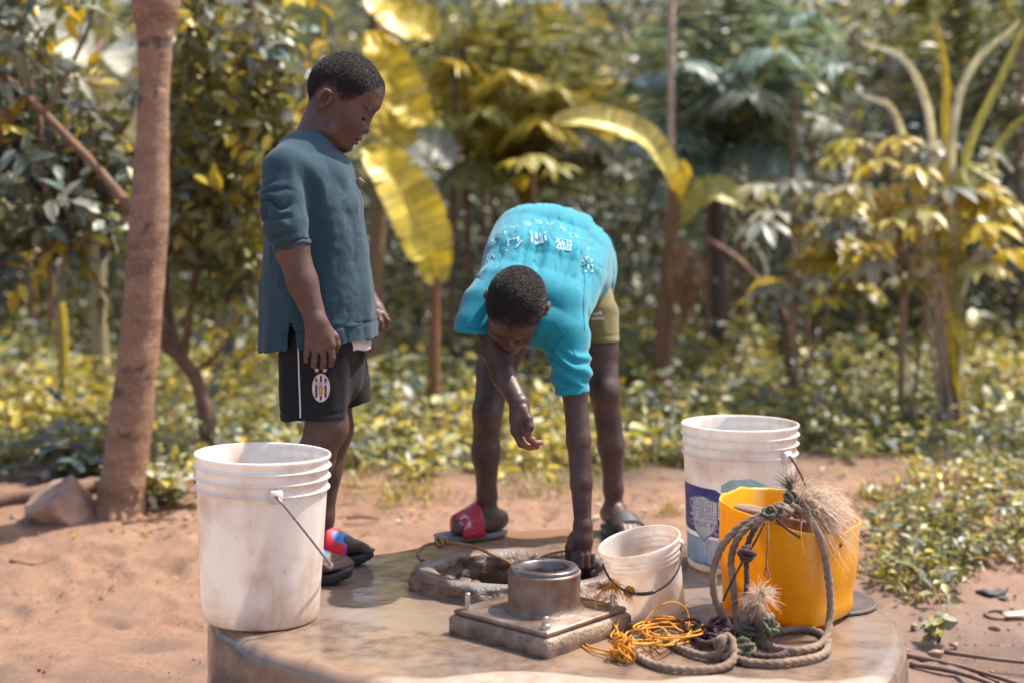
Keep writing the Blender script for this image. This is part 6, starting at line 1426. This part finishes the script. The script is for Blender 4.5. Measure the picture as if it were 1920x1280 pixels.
# ---- thin stems standing in the shade
SAP = {183: 'stout post-like brown stem behind the scarred trunk', 1345: 'slender stem leaning steeply beside the brown banana stem', 1480: 'thick brown stem rising through the pale tiered cassava', 1660: 'tall dark stem behind the yellow cassava and long grass', 560: 'brown stem rising behind the standing boy', 1900: 'stem at the far side of the long-bladed grass', 420: 'thin stem among the leaves of the forked tree', 60: 'thin stem behind the young banana with orange stalks'}
rs = np.random.default_rng(19)
for k, (x, y0, y1, lean, dp, r0) in enumerate([(183, 610, 330, 0, 8.6, .05), (845, 640, 300, 6, 9.0, .028), (880, 640, 330, -5, 9.2, .03), (905, 640, 300, 4, 9.8, .03), (930, 640, 320, -8, 9.4, .02), (1325, 640, 420, 2, 9.0, .02), (1345, 640, 400, 60, 9.1, .018), (1395, 640, 430, -4, 9.3, .02), (1480, 640, 420, 5, 8.4, .026), (1510, 640, 480, 8, 8.6, .02), (1620, 640, 300, -10, 9.3, .02), (1660, 640, 60, 10, 10.4, .024), (560, 640, 200, 10, 9.6, .04), (60, 640, 300, -8, 9.4, .03), (1900, 640, 200, 12, 10.2, .04), (420, 640, 300, 5, 9.4, .03)]):
    b_ = grounded(x, dp); sp_ = thing('sapling', b_, SAP.get(x, 'thin bare brown sapling stem standing in the dark undergrowth'), 'sapling', 'thin sapling stems in the undergrowth')
    v_, f_ = wood([b_ - (0, 0, .05), P(x + lean * .5, (y0 + y1) / 2, dp), P(x + lean, y1, dp), P(x + lean * 2, y1 - 250, dp)], r0, r0 * .5, 8, 8, .1, k); obj('trunk', v_, f_, M_BARK, sp_)
    t_ = P(x + lean * 2, y1 - 250, dp); n_ = 40; bb = t_ + rs.normal(0, .25, (n_, 3)); v_, f_, c_ = leaf_arrays(bb, rs.normal(size=(n_, 3)), unit(rs.normal(0, .4, (n_, 3)) + (0, 0, 1)), .14, .06, pick(n_, [OLV, LIM, GRY], [2, 1, 1], rs)); obj('crown', v_, f_, M_LEAF, sp_, cols=c_)
fb = thing('fallen_branch', P(1400, 520, 7.9), 'bare brown branch leaning down through the shade towards the cassava', 'branch')
v_, f_ = wood([P(1325, 450, 8.0), P(1385, 490, 7.9), P(1430, 540, 7.8), P(1468, 590, 7.7), grounded(1490, 7.65)], 0.022, 0.028, 8, 8); obj('wood', v_, f_, M_BARK, fb)
v_, f_ = wood([P(1365, 395, 8.1), P(1400, 450, 8.05), P(1430, 490, 7.95), P(1440, 560, 7.85)], 0.02, 0.014, 8, 8); obj('side_shoot', v_, f_, M_STEM, fb, cols=np.tile((.2, .17, .11), (len(v_), 1)))

# ---- ground cover: weeds and grass nobody could count
rs = np.random.default_rng(123)
EDGE_X = [-900, 0, 170, 270, 330, 430, 640, 740, 850, 1000, 1200, 1500, 1700, 1900, 2700]; EDGE_Y = [880, 888, 902, 930, 925, 900, 902, 915, 918, 902, 888, 862, 856, 862, 850]
POLY = np.array([(1640, 985), (1700, 905), (1780, 885), (1960, 880), (2300, 900), (2300, 1040), (1960, 1050), (1850, 1060), (1795, 1100), (1770, 1165), (1715, 1150), (1640, 1105), (1610, 1050)])
def inside(x, y, poly):
    r = np.zeros(x.shape, bool); j = len(poly) - 1
    for i in range(len(poly)):
        (xi, yi), (xj, yj) = poly[i], poly[j]; r ^= ((yi > y) != (yj > y)) & (x < (xj - xi) * (y - yi) / (yj - yi + 1e-9) + xi); j = i
    return r
def weed_points(n, ylo, yhi, xw):
    y = ylo + (yhi - ylo) * rs.random(n) ** 1.0; x = rs.uniform(-1, 1, n) * (xw * y); p = np.stack([x, y, ground_z(x, y)], -1); px, py = px_of(p)
    e = np.interp(px, EDGE_X, EDGE_Y) + 22 * fbm(np.stack([px / 55, py / 55, px * 0], -1), 3)
    dens = smooth((e - py) / 26 + 0.25); ptch = inside(px + 18 * fbm(np.stack([px / 40, py / 40, px * 0 + 3], -1), 2), py, POLY)
    keep = (rs.random(n) < dens) | ptch
    clear = inside(px, py, np.array([(1480, 872), (1830, 868), (1800, 905), (1690, 900), (1640, 960), (1480, 960)])); keep &= ~clear | (rs.random(n) < .05); keep &= ptch | (fbm(np.stack([x * 2.0, y * 2.0, x * 0 + 8], -1), 3) > -.22) | (rs.random(n) < .3)
    return p[keep], ptch[keep]
pts, ptch = weed_points(34000, 3.6, 14.0, 0.56)
ht = np.where(ptch, rs.uniform(.03, .13, len(pts)), rs.uniform(.03, 1, len(pts)) * np.interp(pts[:, 1], [4.6, 5.4, 7, 10, 14], [.08, .14, .28, .5, .8]))
m = MB()
for rep in range(4):
    n_ = len(pts); o = pts + rs.normal(0, .022, (n_, 3)) * (1, 1, 0); o[:, 2] += ht * rs.uniform(.35, 1.05, n_)
    d = unit(rs.normal(size=(n_, 3)) * (1, 1, .45) + (0, -.15, .1)); nn_ = unit(rs.normal(0, .42, (n_, 3)) + (.15, -.1, 1.0)); L_ = np.where(ptch, rs.uniform(.026, .055, n_), rs.uniform(.03, .06, n_) * np.exp(rs.normal(0, .35, n_)) * np.interp(pts[:, 1], [5, 9, 14], [1, 1.25, 2.2]))
    zone = fbm(np.stack([pts[:, 0] * 1.3, pts[:, 1] * 1.3, pts[:, 0] * 0], -1), 3) + .35 * np.interp(pts[:, 1], [5, 6.5, 9], [.6, .2, -.9])
    ca, cb = pick(n_, [YEL, LIM, YEL * 1.1, PALE], [3, 5, 1, .5], rs), pick(n_, [OLV * 1.2, GRY * .8, TEAL, LIM, BRN], [4, 2, 1.2, 3, .5], rs); k = (zone + rs.normal(0, .45, n_) > np.where(ptch, .75, .05))[:, None]
    v_, f_, c_ = leaf_arrays(o, d, nn_, L_, L_ * rs.uniform(.4, .6, n_), np.where(k, ca, cb), rs.uniform(.1, .4, n_)); m.add(v_, f_, c_)
m.build('ground_weeds', M_LEAF, None, kind='stuff')
bpy.data.objects['ground_weeds']['label'] = 'low yellow-green weeds covering the soil behind the clearing'
sel = rs.random(len(pts)) < .5; gp_ = pts[sel]; n_ = len(gp_)
pts2 = np.concatenate([gp_[rs.integers(0, n_, 42000)]]) ; n2 = len(pts2); pts2 = pts2 + rs.normal(0, .05, (n2, 3)) * (1, 1, 0)
tuf = np.array([GG(1640, 935) + (rs.normal(0, .035), rs.normal(0, .035), 0) for _ in range(160)] + [GG(1255, 965) + (rs.normal(0, .02), rs.normal(0, .02), 0) for _ in range(60)] + [GG(740 + rs.normal(0, 60), 930 + rs.normal(0, 12)) for _ in range(260)] + [GG(1040 + rs.normal(0, 60), 915 + rs.normal(0, 14)) for _ in range(260)])
pts2 = np.vstack([pts2, tuf]); n2 = len(pts2); pts2[:, 2] = ground_z(pts2[:, 0], pts2[:, 1]) - .004
v_, f_, c_ = blade_arrays(pts2, unit(rs.normal(0, .38, (n2, 3)) + (0, 0, 1)), rs.uniform(.04, .16, n2), rs.uniform(.003, .006, n2), pick(n2, [LIM, YEL, OLV, PALE, BRN * 1.5], [4, 3, 2, 1.5, 1], rs), rs.uniform(.1, .6, n2), rs)
gw = obj('grass', v_, f_, M_LEAF, None, cols=c_, kind='stuff'); gw['label'] = 'thin yellowish grass growing through the weeds'
# a weed clump against the trunk's foot and one rooted in the mud
def clump(label, base, n, r, L_, fam, seed):
    rs_ = np.random.default_rng(seed); root = thing('leafy_weed', base, label, 'weed'); m_ = MB(); st = MB()
    for k in range(n):
        e = base + np.array((rs_.normal(0, r), rs_.normal(0, r * .7), abs(rs_.normal(0, r * .9)) + .02)); v_, f_ = tube(np.array([base + (e - base) * (.2, .2, 0), (base + e) / 2, e]), .0018, 4); st.add(v_, f_)
        d = unit(np.random.default_rng(seed + k).normal(size=(4, 3)) * (1, 1, .3) + (0, 0, .25)); v_, f_, c_ = leaf_arrays(np.tile(e, (4, 1)), d, unit(rs_.normal(0, .3, (4, 3)) + (0, -.2, 1)), L_ * rs_.uniform(.7, 1.2, 4), L_ * .5, pick(4, fam, [1] * len(fam), rs_)); m_.add(v_, f_, c_)
    m_.build('leaves', M_LEAF, root); st.build('stems', M_BARK, root)
clump('pale leafy weed at the foot of the scarred trunk', GG(305, 945), 46, .075, .06, [PALE, YEL, LIM, GRY], 5)
clump('dark leafy weed behind the rock', GG(140, 900), 60, .11, .075, [TEAL, DRK * 2, OLV, GRY], 6)
clump('small broad-leaved weed rooted in the mud beside the apron', GG(1760, 1205), 7, .03, .055, [PALE, GRY, LIM], 7)

# ---- thicket: the mass of foliage that closes the view
rs = np.random.default_rng(321); m = MB()
K = 7000
cx, cy_, cz = rs.uniform(-900, 2800, K), rs.uniform(-90, 580, K), 12.5 + 9.0 * rs.random(K) ** .9; low_ = np.arange(K) < 2500; cz = np.where(low_, rs.uniform(9.4, 13, K), cz); cy_ = np.where(low_, rs.uniform(250, 600, K), cy_); cy_ = np.where((~low_) & (cz < 15.5), np.maximum(cy_, 60 + rs.uniform(0, 60, K)), cy_)
C = np.array([P(a, b, c_) for a, b, c_ in zip(cx, cy_, cz)]); C = C[C[:, 2] > ground_z(C[:, 0], C[:, 1])]; K = len(C); px, py = px_of(C)
zone = fbm(np.stack([px / 260, py / 200, px * 0 + 5], -1), 3); lit = np.where((px > 1560) & (py < 190), .8, 0) + np.where((px > 640) & (px < 1120) & (py < 300), .45, 0) - np.where((px > 1120) & (px < 1600) & (py > 200), 1.0, 0) - np.where((py > 330), .6, 0)  # lower band of clumps coloured dark to paint in the forest's shade
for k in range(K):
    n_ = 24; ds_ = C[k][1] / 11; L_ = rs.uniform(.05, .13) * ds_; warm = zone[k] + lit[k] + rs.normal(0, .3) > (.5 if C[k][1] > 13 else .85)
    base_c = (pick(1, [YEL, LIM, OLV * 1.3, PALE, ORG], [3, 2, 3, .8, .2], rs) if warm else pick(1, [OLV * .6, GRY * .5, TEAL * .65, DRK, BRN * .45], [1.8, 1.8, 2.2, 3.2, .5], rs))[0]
    sz_ = rs.uniform(.16, .34) * ds_; o = C[k] + rs.normal(0, sz_, (n_, 3)) * (1, .8, .7); main = unit(rs.normal(size=3) * (1, .6, .5)); d = unit(main + rs.normal(0, .6, (n_, 3))); nn_ = unit(rs.normal(0, .4, (n_, 3)) + (.1, -.2, 1))
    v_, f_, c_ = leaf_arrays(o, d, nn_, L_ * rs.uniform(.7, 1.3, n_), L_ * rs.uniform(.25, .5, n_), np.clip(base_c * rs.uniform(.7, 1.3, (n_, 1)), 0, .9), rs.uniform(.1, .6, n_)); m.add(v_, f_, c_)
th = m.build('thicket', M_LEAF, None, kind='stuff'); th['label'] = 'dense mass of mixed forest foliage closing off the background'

# ================================================================ STONES, STICKS AND LITTER
RKp = GG(118, 982)
rk = thing('rock', RKp, 'large angular brown rock resting against the foot of the scarred trunk', 'rock')
v_, f_ = rock_mesh((0.16, 0.11, 0.115), 41, 4, 0.5); v_[:, 0] += -.25 * v_[:, 2]; obj('stone', place(v_ @ rot(0, R(-16), R(20)).T, RKp + (0, 0.03, .06)), f_, plain('rock_face', (0.31, 0.20, 0.15), .85, .4, 14, .6, 50, dist=.006), rk, smoothed=False)
lg = thing('log', GG(60, 955), 'bark-covered log lying on the ground beside the angular rock', 'log')
v_, f_ = wood([GG(-120, 965) + (0, 0, .03), GG(0, 952) + (0, 0, .03), GG(90, 945) + (0, .05, .035), GG(165, 935) + (0, .1, .04)], .034, .028, 12, 8, .15); obj('wood', v_, f_, M_BARK, lg)
rs = np.random.default_rng(8)
for px_, py_, r_ in ((30, 975, .028), (62, 992, .02), (15, 850, .05), (1715, 1178, .02), (1865, 1180, .022), (1752, 1232, .03), (1790, 1212, .02), (1700, 1222, .018)):
    p = GG(px_, py_); s_ = thing('pebble', p, 'small brown stone lying loose on the ground', 'stone', 'loose stones on the ground'); v_, f_ = rock_mesh((r_, r_ * .8, r_ * .6), int(px_), 2); obj('stone', place(v_, p + (0, 0, r_ * .3)), f_, M_STONE, s_, smoothed=False)
def stick(label, pts, r0, r1, group=None, name='stick', mat=None, seed=0):
    p = np.mean(pts, 0); s_ = thing(name, p, label, 'stick', group); v_, f_ = wood(pts, r0, r1, 7, 6, .12, seed); obj('wood', v_, f_, mat or M_BARK, s_); return s_
up = np.array((0, 0, .008))
M_DRY = plain('dead_wood', (0.15, 0.10, 0.08), .85, .4, 25, .5, 90)
for k, pp in enumerate([[(1698, 1236), (1770, 1250), (1840, 1268), (1930, 1296)], [(1705, 1258), (1780, 1270), (1850, 1292), (1900, 1315)], [(1770, 1240), (1850, 1252), (1940, 1262)]]):
    stick('long dead palm stalk lying in the mud beside the apron', [GG(*q) + up * (1.5 + k) for q in pp], .009 - .001 * k, .005, 'dead stalks lying in the mud', 'dead_stalk', M_DRY, k)
for k, pp in enumerate([[(632, 913), (680, 916), (742, 912)], [(650, 974), (680, 972), (712, 976)], [(300, 930), (350, 925), (400, 930)], [(230, 985), (280, 978), (330, 976)], [(820, 1000), (840, 1005), (856, 1012)], [(1385, 905), (1420, 900), (1440, 908)], [(985, 690), (1010, 730), (1035, 762)], [(1000, 775), (1040, 765), (1075, 772)], [(20, 1055), (60, 1062), (95, 1058)], [(1640, 940), (1660, 930), (1678, 934)], [(190, 1130), (200, 1110), (215, 1096)]]):
    stick({2: 'dry twig lying beside the pale weed at the trunk', 4: 'short twig beside the striped red slipper', 6: 'pale dry stick slanting down through the weeds behind the bending boy', 7: 'pale stick lying flat in the weeds behind the bending boy', 5: 'short dark twig on the sand behind the paint bucket', 9: 'short twig beside the grass tuft on the sandy path'}.get(k, 'dry brown twig lying on the sandy ground'), [GG(*q) + up for q in pp], .008, .004, 'dry twigs scattered on the ground', 'twig', M_BARK, 40 + k)
lt = thing('litter_scrap', GG(1905, 1158), 'pale scrap of packaging lying on the wet mud', 'litter'); v_, f_ = box(.075, .03, .004, .001); v_ = np.asarray(v_); v_[:, 2] += .006 * np.sin(v_[:, 0] * 60); obj('scrap', place(v_ @ rot(R(8), R(5), R(8)).T, GG(1905, 1158) + (0, 0, .012)), f_, plain('pale_packaging', (.62, .45, .36), .5), lt)
lt = thing('rubber_ring', GG(1862, 1150), 'old curled ring of rubber half sunk in the mud', 'litter'); t = np.linspace(.6, 6.0, 30); v_, f_ = tube(np.stack([np.cos(t) * .035, np.sin(t) * .025, .006 + .006 * np.sin(t)], -1) + GG(1870, 1155), .005, 8); obj('rubber', v_, f_, plain('muddy_rubber', (.2, .13, .1), .7), lt)
lt = thing('dark_rag', GG(1862, 1120), 'crumpled dark cloth lying on the mud', 'litter'); v_, f_ = rock_mesh((.05, .035, .018), 9, 3, 1.6); obj('cloth', place(v_, GG(1862, 1120) + (0, 0, .01)), f_, plain('dark_cloth', (.075, .07, .075), .8), lt)
# clods, crumbs and dead leaves on the clearing
m = MB(); v0, f0 = rock_mesh((1, 1, .7), 2, 1, .5)
for k in range(2600):
    px_, py_ = rs.uniform(-150, 2050), 905 + 420 * rs.random(); p = GG(px_, py_)
    if 380 < px_ < 1710 and py_ > 985: continue
    r_ = rs.uniform(.002, .006) * (2.0 if rs.random() < .06 else 1); v_ = place(v0 * r_ @ rot(0, 0, rs.uniform(0, 6)).T, p + (0, 0, r_ * .4)); m.add(v_, f0, np.array((1, 1, 1)) * rs.uniform(.35, 1.1))
cl = m.build('soil_crumbs', plain('clay_crumb', (.36, .19, .12), .9, .3, 40, use_col=True), None, kind='stuff'); cl['label'] = 'small clods and crumbs of clay scattered on the clearing'
n_ = 900; pp = np.array([GG(rs.uniform(-150, 2050), 880 + 130 * rs.random() ** 1.3) for _ in range(n_)]); keep = ~((px_of(pp)[0] > 700) & (px_of(pp)[0] < 1600) & (px_of(pp)[1] > 985)); pp = pp[keep]; n_ = len(pp)
v_, f_, c_ = leaf_arrays(pp + (0, 0, .012), unit(rs.normal(size=(n_, 3)) * (1, 1, .1)), unit(rs.normal(0, .25, (n_, 3)) + (0, 0, 1)), rs.uniform(.02, .05, n_), rs.uniform(.01, .02, n_), pick(n_, [BRN * 1.6, PALE, YEL, BRN], [3, 1, 1, 3], rs), .1); lf = obj('leaf_litter', v_, f_, M_LEAF, None, cols=c_, kind='stuff'); lf['label'] = 'dry fallen leaves strewn along the edge of the weeds'
